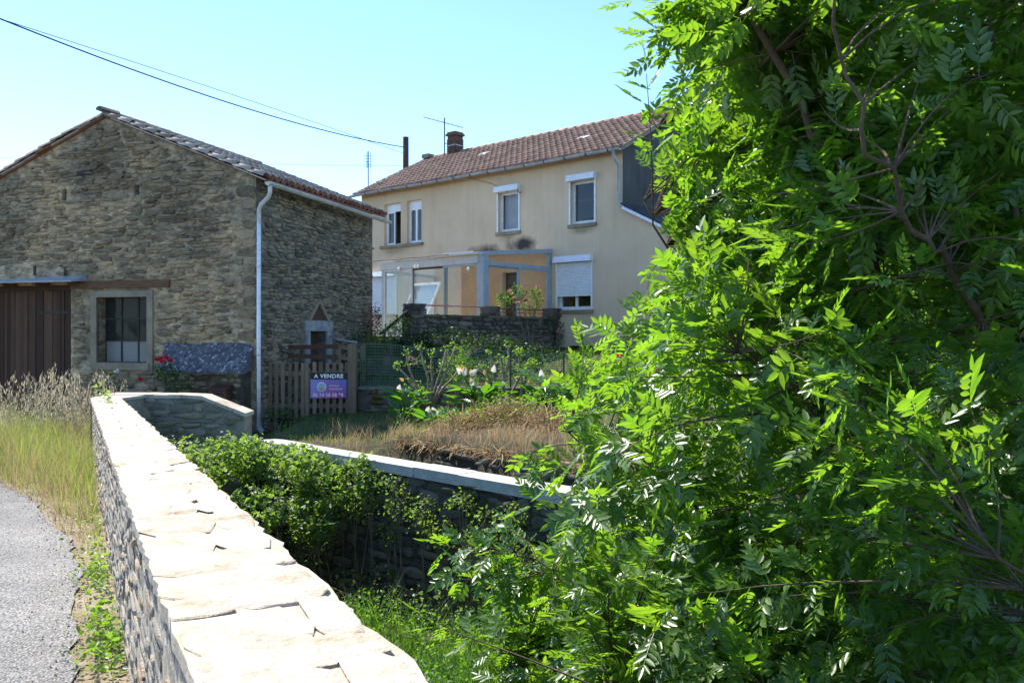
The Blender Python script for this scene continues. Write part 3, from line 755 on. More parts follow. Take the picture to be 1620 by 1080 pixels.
# plank door
mb = MB(); mb.fbox(BF, 4.62, 6.9, -.20, -.15, -.6, 2.62); door = mb.build('door', M['wood_dark'], barn)
s = 4.70
while s < 6.85:
    w = random.uniform(.085, .14); mb = MB(); d = random.uniform(-.012, .012)
    mb.fbox(BF, s, min(s + w - .008, 6.88), -.149, -.115 + d, -.5 + random.uniform(0, .1), 2.50); mb.build('plank', M['wood_dark'], door); s += w
mb = MB(); mb.fbox(BF, 4.622, 6.88, -.149, -.07, 2.5, 2.615); mb.build('door_header', M['wood_dark'], door)
mb = MB(); mb.fbox(BF, 4.622, 4.695, -.149, -.05, -.5, 2.49); mb.build('door_post', M['wood_dark'], door)
mb = MB(); mb.fbox(BF, 4.74, 4.86, -.12, -.07, .62, .78); mb.build('lock', M['iron'], door)
for z in (.35, 2.0):
    mb = MB(); mb.fbox(BF, 4.70, 5.6, -.108, -.095, z, z + .05); mb.build('hinge_strap', M['iron'], door)
# awning slab
mb = MB(); mb.hexa([BF(4.2, 0, 2.70), BF(7.6, 0, 2.70), BF(7.6, .5, 2.66), BF(4.2, .42, 2.66), BF(4.2, 0, 2.82), BF(7.6, 0, 2.76), BF(7.6, .5, 2.685), BF(4.2, .42, 2.685)])
aw = mb.build('awning', M['zinc'], barn)
for s in (4.35, 5.2, 6.1, 7.0):
    mb = MB(); mb.fbox(BF, s, s + .07, 0, .38, 2.60, 2.66); mb.build('rafter', M['wood_beam'], aw)
mb = MB(); n = 12
top = [BF(4.75 + 2.4 * k / n, .05, 2.83 + .30 * math.sin(math.pi * min(1, .12 + .88 * k / n)) ** .6) for k in range(n + 1)]
bot = [BF(4.75 + 2.4 * k / n, .06, 2.75) for k in range(n + 1)]
for k in range(n): mb.poly([bot[k], bot[k + 1], top[k + 1], top[k]])
mb.build('plaster_patch', M['barn_mortar'], barn)
mb = MB(); mb.fbox(BF, 5.52, 5.57, .055, .08, 2.84, 3.05); mb.build('iron_strap', M['iron'], barn)
mb = MB(); mb.fbox(BF, 4.05, 4.42, -.03, .05, 4.98, 5.06); mb.build('beam_end', M['iron'], barn)
# side doorway
mb = MB(); mb.fbox(BS, 1.80, 3.02, -.1, .06, 1.62, 1.86); dl = mb.build('doorway_lintel', M['white_stone'], barn)
mb = MB(); mb.fbox(BS, 1.84, 2.02, -.1, .05, -.6, 1.615); mb.build('door_jamb', M['white_stone'], barn)
mb = MB(); mb.fbox(BS, 2.78, 3.0, -.1, .05, -.6, 1.615); mb.build('door_jamb', M['white_stone'], barn)
mb = MB(); mb.fbox(BS, 2.02, 2.78, -.28, -.22, -.6, 1.62); sd = mb.build('side_door', M['wood_dark'], barn)
mb = MB()
for (p, q) in (((1.98, 1.87), (2.4, 2.31)), ((2.82, 1.87), (2.4, 2.31))):
    d = Vector(BS(q[0], 0, q[1])) - Vector(BS(p[0], 0, p[1])); L = d.length; d.normalize()
    c = (Vector(BS(*[p[0], 0.0, p[1]])) + Vector(BS(*[q[0], 0.0, q[1]]))) / 2
    N = Vector((0.958, -0.2867, 0)); mb.box(c, d, N, d.cross(N), L / 2 + .03, .07, .035)
mb.build('relieving_stones', M['barn_stone_dark'], barn)
mb = MB(); mb.poly([BS(2.03, .012, 1.87), BS(2.77, .012, 1.87), BS(2.4, .012, 2.26)]); mb.build('niche', M['wood_dark'], barn)

# slate lean-to over the old oven
mb = MB(); mb.fbox(BF, .12, 2.0, 0.003, .26, -1.0, .84); lt = mb.build('oven_base', M['old_mortar'], barn)
lay_stones(lt, lambda a, o, z: BF(a + .12, o + .26, z), rubble(1.88, -.7, .80, .26, .09, 74), M['barn_stone'], .03, T_RUBBLE, 90, 18)
mb = MB(); mb.hexa([BF(.05, .01, .86), BF(2.15, .01, .86), BF(2.02, .38, .76), BF(.05, .38, .76), BF(.05, .01, 1.34), BF(2.15, .01, 1.34), BF(2.02, .38, .80), BF(.05, .38, .80)])
sr_ = mb.build('slate_roof', M['slate'], barn)
for j in range(8):
    s = .03 + (.07 if j % 2 else 0); f0 = j / 8
    while s < 2.0 + .1 * f0:
        w = random.uniform(.12, .2); e = min(s + w - .006, 2.05 + .1 * f0)
        o0 = .42 - f0 * .40; z0_ = .79 + f0 * .545; o1 = o0 - .085; z1_ = z0_ + .115
        l = random.uniform(.012, .03); dd = random.uniform(0, .02)
        mb = MB(); mb.hexa([BF(s, o0 + dd, z0_ + .004), BF(e, o0 + dd, z0_ + .004), BF(e, o1, z1_ + .004), BF(s, o1, z1_ + .004), BF(s, o0 + dd, z0_ + l + .012), BF(e, o0 + dd, z0_ + l + .012), BF(e, o1, z1_ + .012), BF(s, o1, z1_ + .012)])
        mb.build('slate', M['slate'], sr_); s += w

# barn roof
def roof_sheet(s0, s1, u0, u1, lift, th):
    P = []
    for dz in (lift - th, lift):
        for (s, u) in ((s0, u0), (s1, u0), (s1, u1), (s0, u1)):
            P.append(BF(s, -u, broof(s) + dz))
    return P
mb = MB(); mb.hexa(roof_sheet(-.30, SR, -.05, UL + .15, .055, .05)); broofR = mb.build('roof', M['under_tile'], barn)
mb = MB(); mb.hexa(roof_sheet(SR, SW + .3, -.05, UL + .15, .055, .05)); mb.build('roof', M['under_tile'], barn)
def canal(r0=.078, r1=.105, L=.47, th=.016, n=6):
    V = []; F = []
    for (y, r) in ((0, r0), (L, r1)):
        for rr in (r, r - th):
            for k in range(n + 1):
                a = math.pi * k / n; V.append((rr * math.cos(a), y, rr * math.sin(a) * .92))
    m = n + 1
    for k in range(n):
        F.append((k, k + 1, 2 * m + k + 1, 2 * m + k)); F.append((m + k + 1, m + k, 3 * m + k, 3 * m + k + 1)); F.append((2 * m + k, 2 * m + k + 1, 3 * m + k + 1, 3 * m + k))
        F.append((k + 1, k, m + k, m + k + 1))
    return np.array(V, float), [np.array(F)]
CT = canal()
ct_me = np_mesh('roof_tile', *CT); ct_me.materials.append(M['canal_tile'])
A_ = Vector((0.2867, 0.958, 0)); Hs = Vector((0.958, -0.2867, 0))
def slope_tiles(side, u_list, n_rows, as_obj, name):
    acc = []
    D = (Hs * side * math.cos(TH) - Vector((0, 0, math.sin(TH)))); Nn = (Hs * side * math.sin(TH) + Vector((0, 0, math.cos(TH))))
    for u in u_list:
        for j in range(n_rows):
            dist = j * .345 - .06 + random.uniform(-.02, .02)
            s = SR - side * (dist) * math.cos(TH) if side > 0 else SR + dist * math.cos(TH)
            p = Vector(BF(s, -(u + random.uniform(-.012, .012)), broof(s) if dist > 0 else ZR)) + Nn * (.062)
            d = (D + Nn * .055 + A_ * random.uniform(-.03, .03)).normalized()
            n_ = (Nn - d * Nn.dot(d)).normalized(); x = d.cross(n_)
            Mx = [[x[i], d[i], n_[i]] for i in range(3)]
            if as_obj:
                ob = bpy.data.objects.new(name, ct_me); COL.objects.link(ob); ob.parent = broofR
                ob.matrix_parent_inverse = parent_world(broofR).inverted()
                ob.matrix_basis = Matrix([[*Mx[0], p.x], [*Mx[1], p.y], [*Mx[2], p.z], [0, 0, 0, 1]])
            else: acc.append((np.array(Mx), np.array(p)))
    if acc:
        V, F = inst(*CT, np.array([q[0] for q in acc]), np.array([q[1] for q in acc]))
        np_obj(name + 's', V, F, M['canal_tile'], broofR, 'stuff')
us = np.arange(-.04, UL + .12, .228)
slope_tiles(1, us, 12, True, 'roof_tile')
slope_tiles(-1, us, 12, False, 'tile')
# under (channel) tiles along the eave and verge edges
acc = []
D = (Hs * math.cos(TH) - Vector((0, 0, math.sin(TH)))); Nn = (Hs * math.sin(TH) + Vector((0, 0, math.cos(TH))))
for u in us + .114:
    for j in range(12):
        dist = j * .345; s = SR - dist * math.cos(TH)
        p = Vector(BF(s, -u, broof(s))) + Nn * .15
        acc.append((np.array([[-A_[i], D[i], -Nn[i]] for i in range(3)]), np.array(p)))
V, F = inst(*CT, np.array([q[0] for q in acc]), np.array([q[1] for q in acc])); np_obj('channel_tiles', V, F, M['under_tile'], broofR, 'stuff')
for k in range(14):
    u = -.2 + k * .41
    ob = bpy.data.objects.new('ridge_tile', ct_me); COL.objects.link(ob); ob.parent = broofR; ob.matrix_parent_inverse = parent_world(broofR).inverted()
    ob.matrix_basis = Matrix.Translation(BF(SR, -u, ZR + .10 + (.03 if k == 0 else 0))) @ Matrix([[.958 * 1.25, -A_[0] * -1, 0, 0], [-.2867 * 1.25, A_[1], 0, 0], [0, 0, 1.1, 0], [0, 0, 0, 1]])
for side in (0, 1):      # verge under-tiles, thin slabs with ragged ends
    s = -.25 if side == 0 else SR + .02
    while s < (SR - .05 if side == 0 else SW + .2):
        w = random.uniform(.28, .40); e_ = min(s + w - .01, SR if side == 0 else SW + .3); mb = MB(); oo_ = random.uniform(.08, .13); th_ = random.uniform(.02, .035)
        mb.hexa([BF(s, .0, broof(s) + .02), BF(e_, .0, broof(e_) + .02), BF(e_, oo_, broof(e_) + .02), BF(s, oo_, broof(s) + .02), BF(s, .0, broof(s) + .02 + th_), BF(e_, .0, broof(e_) + .03 + th_), BF(e_, oo_, broof(e_) + .03 + th_), BF(s, oo_, broof(s) + .02 + th_)])
        mb.build('verge_tile', M['canal_tile'] if random.random() < .7 else M['under_tile'], broofR); s += w
# gutter + downpipe
def half_pipe(mb, p0, p1, r, out, n=8, th=.006):
    p0 = Vector(p0); p1 = Vector(p1); up = Vector((0, 0, 1)); out = Vector(out)
    b = len(mb.v)
    for p in (p0, p1):
        for rr in (r, r - th):
            for k in range(n + 1):
                a = math.pi + math.pi * k / n
                mb.v.append(tuple(p + out * math.cos(a) * rr + up * math.sin(a) * rr))
    m = n + 1
    for k in range(n):
        mb.f += [(b + k, b + k + 1, b + 2 * m + k + 1, b + 2 * m + k), (b + m + k + 1, b + m + k, b + 3 * m + k, b + 3 * m + k + 1), (b + k + 1, b + k, b + m + k, b + m + k + 1), (b + 2 * m + k, b + 2 * m + k + 1, b + 3 * m + k + 1, b + 3 * m + k)]
    for k in (0, n): mb.f += [(b + k, b + m + k, b + 3 * m + k, b + 2 * m + k)]
ge = broof(-.3) - .02
mb = MB(); half_pipe(mb, BS(-.2, .40, ge), BS(UL + .2, .40, ge - .06), .075, Hs); mb.poly([BS(-.2, .40 + .075 * math.cos(a), ge + .075 * math.sin(a)) for a in np.linspace(math.pi, 2 * math.pi, 9)])
gt = mb.build('gutter', M['pvc_gutter'], barn, smooth=False)
for u in np.arange(.1, UL, .6):
    mb = MB(); half_pipe(mb, BS(u, .40, ge - .012 * u), BS(u + .03, .40, ge - .012 * u), .083, Hs); mb.build('bracket', M['pvc_gutter'], gt)
mb = MB(); mb.tube([BS(-.12, .40, ge - .05), BS(-.12, .40, ge - .2), BS(-.10, .36, ge - .28), BS(-.06, .16, ge - .42), BS(-.05, .10, ge - .52), BS(-.05, .10, ge - .8)], .044, 10); mb.build('swan_neck', M['pvc_gutter'], barn, smooth=True)
mb = MB(); mb.tube([BS(-.05, .10, ge - .62), BS(-.06, .10, 1.2), BS(-.08, .12, -.22)], .043, 10); dp = mb.build('downpipe', M['pvc_white'], barn, smooth=True)
mb = MB()
for z in (2.9, 1.12): mb.tube([BS(-.06, .10, z), BS(-.06, .10, z + .035)], .050, 10)
mb.build('clip', M['pvc_gutter'], dp)
mb = MB(); mb.tube([BS(-.08, .12, -.22), BS(-.08, .13, -.32), BS(-.07, .2, -.40)], .056, 10); mb.build('shoe', M['zinc'], dp)

# letter box on the oven wall
lb = thing('letter_box', BF(.55, .3, .2), 'small brown letter box with a slot under the slate lean-to', 'letter box')
mb = MB(); mb.fbox(BF, .36, .72, .29, .48, .16, .46); mb.build('body', M['mailbox_paint'], lb)
mb = MB(); mb.hexa([BF(.33, .29, .46), BF(.75, .29, .46), BF(.75, .53, .46), BF(.33, .53, .46), BF(.33, .29, .56), BF(.75, .29, .56), BF(.75, .53, .48), BF(.33, .53, .48)]); mb.build('lid', M['mailbox_paint'], lb)
mb = MB(); mb.fbox(BF, .42, .66, .482, .49, .36, .39); mb.build('slot', M['sign_black'], lb)

# ------------------------------------------------------------------ house
house = thing('rendered_house', HW(6, -3.5, .6), 'two storey beige rendered house with red tiled roof', 'house')
HT, HB, ZEV, ZRG = 12.2, 7.0, 6.95, 8.86
WIN = {'ur': (.98, 1.93, 4.89, 6.22), 'um': (4.0, 4.95, 4.89, 6.22), 'l2': (8.72, 9.52, 4.85, 6.42), 'l1': (9.86, 10.82, 4.85, 6.42), 'sh': (1.1, 2.44, 2.28, 3.76), 'sl': (10.1, 11.7, 2.25, 3.72), 'ba': (1.07, 1.97, .45, 1.18), 'dr': (4.10, 4.74, 1.52, 3.55)}
mb = wall_cells(HW, 0, HT, -.2, ZEV, list(WIN.values()), .24)
hwall = mb.build('front_wall', M['render'], house)
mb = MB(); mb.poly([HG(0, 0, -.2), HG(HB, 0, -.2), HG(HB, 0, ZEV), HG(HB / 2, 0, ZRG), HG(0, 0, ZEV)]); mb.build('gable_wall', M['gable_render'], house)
mb = MB(); mb.poly([HW(HT, 0, -.2), HW(HT, -HB, -.2), HW(HT, -HB, ZEV), HW(HT, -HB / 2, ZRG), HW(HT, 0, ZEV)]); mb.build('far_gable_wall', M['render'], house)
mb = MB(); mb.poly([HW(0, -HB, -.2), HW(HT, -HB, -.2), HW(HT, -HB, ZEV), HW(0, -HB, ZEV)]); mb.build('back_wall', M['render'], house)
mb = MB()
for z in (1.5, 4.3): mb.poly([HW(.05, -.26, z), HW(HT - .05, -.26, z), HW(HT - .05, -HB + .05, z), HW(.05, -HB + .05, z)])
mb.build('floors', M['curtain'], house)
mb = MB(); mb.poly([HW(7.2, -.26, -.2), HW(7.2, -6.9, -.2), HW(7.2, -6.9, 6.9), HW(7.2, -.26, 6.9)]); mb.build('inner_wall', M['curtain'], house)
# orange painted wall inside the conservatory
mb = wall_cells(HW, 2.70, 8.0, 1.5, 4.10, [WIN['dr']], .01, o=.012); mb.build('painted_wall', M['orange_paint'], house)

def window(key, name='window', mull=1, boxed=True, open_right=False, curtain=False, sill=True):
    a0, a1, z0, z1 = WIN[key]
    w = MB(); f = .055; o0, o1 = -.20, -.13
    w.fbox(HW, a0, a0 + f, o0, o1, z0, z1); w.fbox(HW, a1 - f, a1, o0, o1, z0, z1)
    w.fbox(HW, a0 + f, a1 - f, o0, o1, z1 - f, z1); w.fbox(HW, a0 + f, a1 - f, o0, o1, z0, z0 + f)
    wo = w.build(name, M['pvc_white'], house)
    ia0, ia1, iz0, iz1 = a0 + f, a1 - f, z0 + f, z1 - f
    if not boxed:
        mb = MB(); mb.fbox(HW, ia0, ia1, -.21, -.125, z1 - .30, z1 - f); mb.build('shutter_box', M['pvc_white'], wo); iz1 = z1 - .30
    n = mull + 1; step = (ia1 - ia0) / n
    for k in range(n):
        s0, s1 = ia0 + k * step, ia0 + (k + 1) * step
        if open_right and k == 0:
            continue
        g = .045; mb = MB()
        mb.fbox(HW, s0, s0 + g, -.185, -.12, iz0, iz1); mb.fbox(HW, s1 - g, s1, -.185, -.12, iz0, iz1)
        mb.fbox(HW, s0 + g, s1 - g, -.185, -.12, iz0, iz0 + g); mb.fbox(HW, s0 + g, s1 - g, -.185, -.12, iz1 - g, iz1)
        sash = mb.build('sash', M['pvc_white'], wo)
        mb = MB(); mb.fbox(HW, s0 + g, s1 - g, -.160, -.154, iz0 + g, iz1 - g); mb.build('pane', M['glass'], wo)
    if curtain:
        mb = MB(); nn = 16; P = []
        for k in range(nn + 1):
            a = a0 + (a1 - a0) * k / nn; o = -.33 + .02 * math.sin(k * 2.1); P.append((a, o))
        for k in range(nn): mb.poly([HW(P[k][0], P[k][1], z0), HW(P[k + 1][0], P[k + 1][1], z0), HW(P[k + 1][0], P[k + 1][1], z1), HW(P[k][0], P[k][1], z1)])
        mb.build('curtain', M['curtain'], wo)
    if boxed:
        mb = MB(); b0, b1 = a0 - .05, a1 + .05
        mb.hexa([HW(b0, 0, z1 - .02), HW(b1, 0, z1 - .02), HW(b1, .19, z1 - .02), HW(b0, .19, z1 - .02), HW(b0, 0, z1 + .17), HW(b1, 0, z1 + .17), HW(b1, .15, z1 + .17), HW(b0, .15, z1 + .17)])
        mb.build('shutter_box', M['pvc_white'], wo)
        for s in (a0 - .03, a1 - .025):
            mb = MB(); mb.fbox(HW, s, s + .055, 0.001, .035, z0, z1 - .022); mb.build('guide_rail', M['pvc_white'], wo)
    if sill:
        mb = MB(); mb.fbox(HW, a0 - .06, a1 + .06, -.13, .07, z0 - .11, z0 - .003); mb.build('sill', M['cement'], wo)
    return wo
window('ur', mull=0)
window('um', mull=0, curtain=True)
wl1 = window('l1', boxed=False, sill=False, open_right=True); wl2 = window('l2', boxed=False, sill=False)
mb = MB(); mb.fbox(HW, 8.6, 10.98, -.13, .10, 4.74, 4.847); mb.build('shared_sill', M['cement'], house)
ws = window('sh'); wsl = window('sl')
def slats(wo, key, zbot):
    a0, a1, z0, z1 = WIN[key]; z = z1 - .03; h = .047
    while z - h > zbot:
        mb = MB(); P = []
        for (o, zz) in ((.004, z - h), (.018, z - h + .008), (.021, z - h / 2), (.016, z - .006), (.004, z - .002)): P.append((o, zz))
        for (p, q) in zip(P[:-1], P[1:]): mb.poly([HW(a0 + .025, p[0], p[1]), HW(a1 - .025, p[0], p[1]), HW(a1 - .025, q[0], q[1]), HW(a0 + .025, q[0], q[1])])
        mb.poly([HW(a0 + .025, .003, z - h), HW(a1 - .025, .003, z - h), HW(a1 - .025, .003, z), HW(a0 + .025, .003, z)])
        mb.build('slat', M['pvc_white'], wo); z -= h
    mb = MB(); mb.fbox(HW, a0 + .025, a1 - .025, .003, .022, z - .05, z - .001); mb.build('bottom_bar', M['pvc_white'], wo)
slats(ws, 'sh', 2.70); slats(wsl, 'sl', 2.30)
a0, a1, z0, z1 = WIN['ba']; mb = MB(); mb.fbox(HW, a0, a1, -.22, -.18, z0, z1); mb.build('cellar_hatch', M['wood_dark'], house)
a0, a1, z0, z1 = WIN['dr']; mb = MB(); mb.fbox(HW, a0, a1, -.22, -.17, z0, z1); dr = mb.build('door', M['wood_dark'], house)
mb = MB()
for k in range(4): mb.fbox(HW, a0 + .08, a1 - .08, -.168, -.155, z0 + .15 + k * .48, z0 + .52 + k * .48)
mb.build('door_panels', M['mailbox_paint'], dr)

# house roof
PH = (ZRG + .06 - ZEV) / (HB / 2 + .3); THH = math.atan(PH)
def hz(o): return ZEV - .02 + PH * (.3 - o) if o > -HB / 2 else ZEV - .02 + PH * (.3 + HB / 2) - PH * (-HB / 2 - o)
def hsheet(o0, o1, t0, t1, th):
    P = []
    for dz in (-th, 0):
        for (t, o) in ((t0, o0), (t1, o0), (t1, o1), (t0, o1)): P.append(HW(t, o, hz(o) + dz))
    return P
mb = MB(); mb.hexa(hsheet(.3, -HB / 2, -.16, HT + .2, .06)); hroof = mb.build('roof', M['house_tile'], house)
mb = MB(); mb.hexa(hsheet(-HB / 2 - .001, -HB - .3, -.16, HT + .2, .06)); mb.build('roof', M['house_tile'], house)
def htile():
    prof = [(0, .012), (.03, .034), (.06, .034), (.085, .008), (.125, .014), (.15, .014), (.19, .008), (.22, .012), (.245, .006)]
    V = []; F = []
    for (y, l) in ((0.0, 0.0), (.40, .042)):
        for (x, h) in prof: V.append((x, y, h + l))
    for (x, h) in prof: V.append((x, .40, -.004))
    n = len(prof)
    for k in range(n - 1):
        F.append((k, k + 1, n + k + 1, n + k)); F.append((n + k, n + k + 1, 2 * n + k + 1, 2 * n + k))
    return np.array(V), [np.array(F)]
Dh = Vector((-.665, -.747, 0)) * math.cos(THH) - Vector((0, 0, math.sin(THH))); Nh = Vector((-.665, -.747, 0)) * math.sin(THH) + Vector((0, 0, math.cos(THH)))
Th = Vector((-.747, .665, 0))
Ms = []; Ts = []
rows = 13; ex = (HB / 2 + .3) / math.cos(THH) / rows
for j in range(rows):
    for i in range(50):
        t = -.16 + i * .25 + random.uniform(-.008, .008)
        o = .3 - ((j + 1) * ex) * math.cos(THH)
        p = Vector(HW(t, o, hz(o))) + Nh * (.012 + random.uniform(0, .012))
        d = (Dh + Th * random.uniform(-.02, .02)).normalized()
        Ms.append([[Th[k], d[k], Nh[k]] for k in range(3)]); Ts.append(p)
tv, tf = htile(); tv = tv.copy(); tv[:, 1] *= (ex + .03) / .40
V, F = inst(tv, tf, np.array(Ms), np.array([list(p) for p in Ts])); np_obj('tiles', V, F, M['house_tile'], hroof, 'stuff')
rt_me = np_mesh('ridge_tile', *canal(.10, .115, .42)); rt_me.materials.append(M['house_tile'])
for k in range(31):
    t = -.16 + k * .40
    p = Vector(HW(t, -HB / 2, hz(-HB / 2) + .0)); x = Vector((.665, .747, 0))
    ob = bpy.data.objects.new('ridge_tile', rt_me); COL.objects.link(ob); ob.parent = hroof; ob.matrix_parent_inverse = parent_world(hroof).inverted()
    ob.matrix_basis = Matrix([[x.x, Th.x, 0, p.x], [x.y, Th.y, 0, p.y], [0, 0, 1, p.z], [0, 0, 0, 1]])
mb = MB()
for k in range(4):      # verge mortar along the right gable
    o0_, o1_ = .3 - k * .95, .3 - (k + 1) * .95
    P = []
    for dz in (-.10, .05):
        for (t, o) in ((-.20, o0_), (-.12, o0_), (-.12, max(o1_, -3.5)), (-.20, max(o1_, -3.5))): P.append(HW(t, o, hz(o) + dz))
    mb.hexa(P)
mb.build('verge', M['cement'], hroof)
for (t, o) in ((7.6, -2.1), (2.6, -1.6)):
    mb = MB(); P = []
    for dz in (.05, .075):
        for (tt, oo) in ((t - .2, o - .12), (t + .2, o - .12), (t + .2, o + .12), (t - .2, o + .12)): P.append(HW(tt, oo, hz(oo) + dz))
    mb.hexa(P); mb.build('glass_tile', M['alu_light'], hroof)
mb = MB(); prev = None
cuts = np.linspace(-.18, HT + .2, 10)
for k in range(9):
    za = ZEV - .06 + .012 * math.sin(k * 1.9); zb = ZEV - .06 + .012 * math.sin((k + 1) * 1.9)
    half_pipe(mb, HW(cuts[k], .39, za), HW(cuts[k + 1], .39, zb), .075, Vector((-.665, -.747, 0)))
hg = mb.build('gutter', M['zinc'], house)
for t in np.arange(.2, HT, .8):
    mb = MB(); half_pipe(mb, HW(t, .39, ZEV - .06), HW(t + .035, .39, ZEV - .06), .086, Vector((-.665, -.747, 0))); mb.build('bracket', M['iron'], hg)
# annex against the right gable, lower sloping roof
mb = MB(); mb.poly([HW(0, 0, -.2), HW(-3.6, 0, -.2), HW(-3.6, 0, 3.4), HW(0, 0, 5.28)]); mb.poly([HW(-3.6, 0, -.2), HW(-3.6, -6, -.2), HW(-3.6, -6, 3.4), HW(-3.6, 0, 3.4)])
mb.build('annex_wall', M['render'], house)
mb = MB(); mb.hexa([HW(-.004, .12, 5.28), HW(-3.8, .12, 3.30), HW(-3.8, -6, 3.30), HW(-.004, -6, 5.28), HW(-.004, .12, 5.36), HW(-3.8, .12, 3.38), HW(-3.8, -6, 3.38), HW(-.004, -6, 5.36)])
anr = mb.build('annex_roof', M['annex_slate'], house)
for j in range(14):
    t = -.02 - j * .27
    for i in range(4):
        o = .14 - i * .3 - (.15 if j % 2 else 0); z = 5.36 + (t) * .521
        mb = MB(); mb.hexa([HW(t, o, z + .006), HW(t - .31, o, z - .155), HW(t - .31, o - .29, z - .155), HW(t, o - .29, z + .006), HW(t, o, z + .016), HW(t - .31, o, z - .135), HW(t - .31, o - .29, z - .135), HW(t, o - .29, z + .016)])
        mb.build('slate', M['annex_slate'], anr)
mb = MB(); mb.tube([HW(.06, .39, ZEV - .12), HW(.06, .36, ZEV - .3), HW(.07, .10, ZEV - .5), HW(.07, .09, 5.42), HW(.02, .10, 5.30), HW(-.1, .12, 5.22)], .045, 8); mb.build('downpipe', M['zinc'], house, smooth=True)
mb = MB(); mb.tube([HW(-.08, .13, 5.21), HW(-1.2, .14, 4.64), HW(-3.6, .14, 3.39)], .05, 8); mb.build('sloping_pipe', M['pvc_white'], house, smooth=True)
mb = MB(); mb.tube([HW(4.4, .12, 6.15), HW(5.2, .05, 6.55), HW(6.2, .2, 6.85)], .008, 4); mb.build('facade_cable', M['iron'], house)
mb = MB(); mb.tube([HW(3.92, .02, 6.1), HW(3.92, .16, 6.1), HW(3.92, .17, 6.2)], .016, 5); mb.build('cable_hook', M['iron'], house)
# chimney
ch = HW(10.5, -3.45, 8.4)
mb = MB()
U = Vector(HD); W_ = Vector((.665, .747, 0))
mb.box(Vector(ch) + Vector((0, 0, .55)), U, W_, (0, 0, 1), .22, .22, .62); chm = mb.build('chimney', M['brick'], house)
for c in range(12):
    z = ch[2] + .0 + c * .092
    for f_ in range(4):
        ax, nn = ((U, -W_), (W_, U), (U, W_), (W_, -U))[f_]
        for k in range(3):
            cc = Vector((ch[0], ch[1], z)) + nn * .222 + ax * ((k - 1) * .15 + (.03 if c % 2 else -.03))
            if k == 0 or f_ in (0, 3):
                mb = MB(); mb.box(cc, ax, nn, (0, 0, 1), .068, .012, .038); mb.build('brick', M['brick'], chm)
mb = MB(); mb.box((ch[0], ch[1], ch[2] + 1.22), U, W_, (0, 0, 1), .28, .28, .04); mb.box((ch[0], ch[1], ch[2] + 1.30), U, W_, (0, 0, 1), .24, .24, .03); mb.build('chimney_cap', M['brick'], chm)
mb = MB(); mb.box((ch[0], ch[1], ch[2] + .78), U, W_, (0, 0, 1), .238, .238, .02); mb.build('chimney_band', M['zinc'], chm)
mb = MB(); mb.box(Vector(HW(12.0, -3.4, 8.95)), U, W_, (0, 0, 1), .2, .25, .08); mb.build('roof_vent', M['cement'], hroof)

# conservatory (t 2.68..7.18, depth 3.07)
C0, C1, CD = 2.68, 7.18, 3.07
mb = MB()
mb.fbox(HW, C0 - .02, C0 + .20, CD - .20, CD + .02, 1.5, 3.80)                        # corner post
mb.fbox(HW, C1 - .10, C1 + .02, CD - .10, CD + .02, 1.5, 3.78)
mb.fbox(HW, C0 - .02, C0 + .08, .02, .14, 1.5, 4.10)
mb.fbox(HW, C0 - .015, C0 + .09, .14, CD - .2, 3.52, 3.64)                            # end rail
mb.hexa([HW(C0 - .05, .02, 4.06), HW(C0 + .1, .02, 4.06), HW(C0 + .1, CD + .12, 3.80), HW(C0 - .05, CD + .12, 3.80), HW(C0 - .05, .02, 4.20), HW(C0 + .1, .02, 4.20), HW(C0 + .1, CD + .12, 3.90), HW(C0 - .05, CD + .12, 3.90)])
cons = mb.build('conservatory', M['alu_blue'], house)
mb = MB(); mb.fbox(HW, C0 + .2, C1 + .06, CD - .1, CD + .04, 3.58, 3.80); mb.build('front_beam', M['alu_light'], cons)
mb = MB(); mb.fbox(HW, C0 + .2, C1, CD - .08, CD + .03, 1.5, 1.62); mb.build('base_rail', M['alu_blue'], cons)
mb = MB(); mb.fbox(HW, C0, C0 + .08, .14, CD - .2, 1.5, 1.95); mb.build('base_panel', M['alu_light'], cons)
def panel(t0, t1, mat_, o, z0=1.62, z1=3.57, f=.05):
    mb = MB(); d = .03
    mb.fbox(HW, t0, t0 + f, o - d, o + d, z0, z1); mb.fbox(HW, t1 - f, t1, o - d, o + d, z0, z1)
    mb.fbox(HW, t0 + f, t1 - f, o - d, o + d, z0, z0 + f); mb.fbox(HW, t0 + f, t1 - f, o - d, o + d, z1 - f, z1)
    mb.build('sliding_frame', mat_, cons)
    mb = MB(); mb.fbox(HW, t0 + f, t1 - f, o - .004, o + .004, z0 + f, z1 - f); mb.build('pane', M['glass'], cons)
panel(C0 + .2, C0 + 1.66, M['alu_blue'], CD - .01)
panel(C0 + 1.58, C0 + 3.14, M['iron'], CD - .075)
panel(C0 + 3.06, C1 - .1, M['alu_light'], CD - .01)
def epanel(o0, o1, z0, z1, t, f=.05):
    mb = MB(); d = .025
    mb.fbox(HW, t - d, t + d, o0, o0 + f, z0, z1); mb.fbox(HW, t - d, t + d, o1 - f, o1, z0, z1); mb.fbox(HW, t - d, t + d, o0 + f, o1 - f, z0, z0 + f); mb.fbox(HW, t - d, t + d, o0 + f, o1 - f, z1 - f, z1)
    mb.build('sliding_frame', M['alu_blue'], cons)
    mb = MB(); mb.fbox(HW, t - .004, t + .004, o0 + f, o1 - f, z0 + f, z1 - f); mb.build('pane', M['glass'], cons)
epanel(.14, 1.55, 1.95, 3.52, C0 + .02); epanel(1.47, CD - .2, 1.95, 3.52, C0 + .075)
mb = MB(); mb.add([HW(C0 + .03, .14, 3.64), HW(C0 + .03, CD - .2, 3.64), HW(C0 + .03, CD - .2, 3.80), HW(C0 + .03, .14, 4.06)], [(0, 1, 2, 3)]); mb.build('pane', M['glass'], cons)
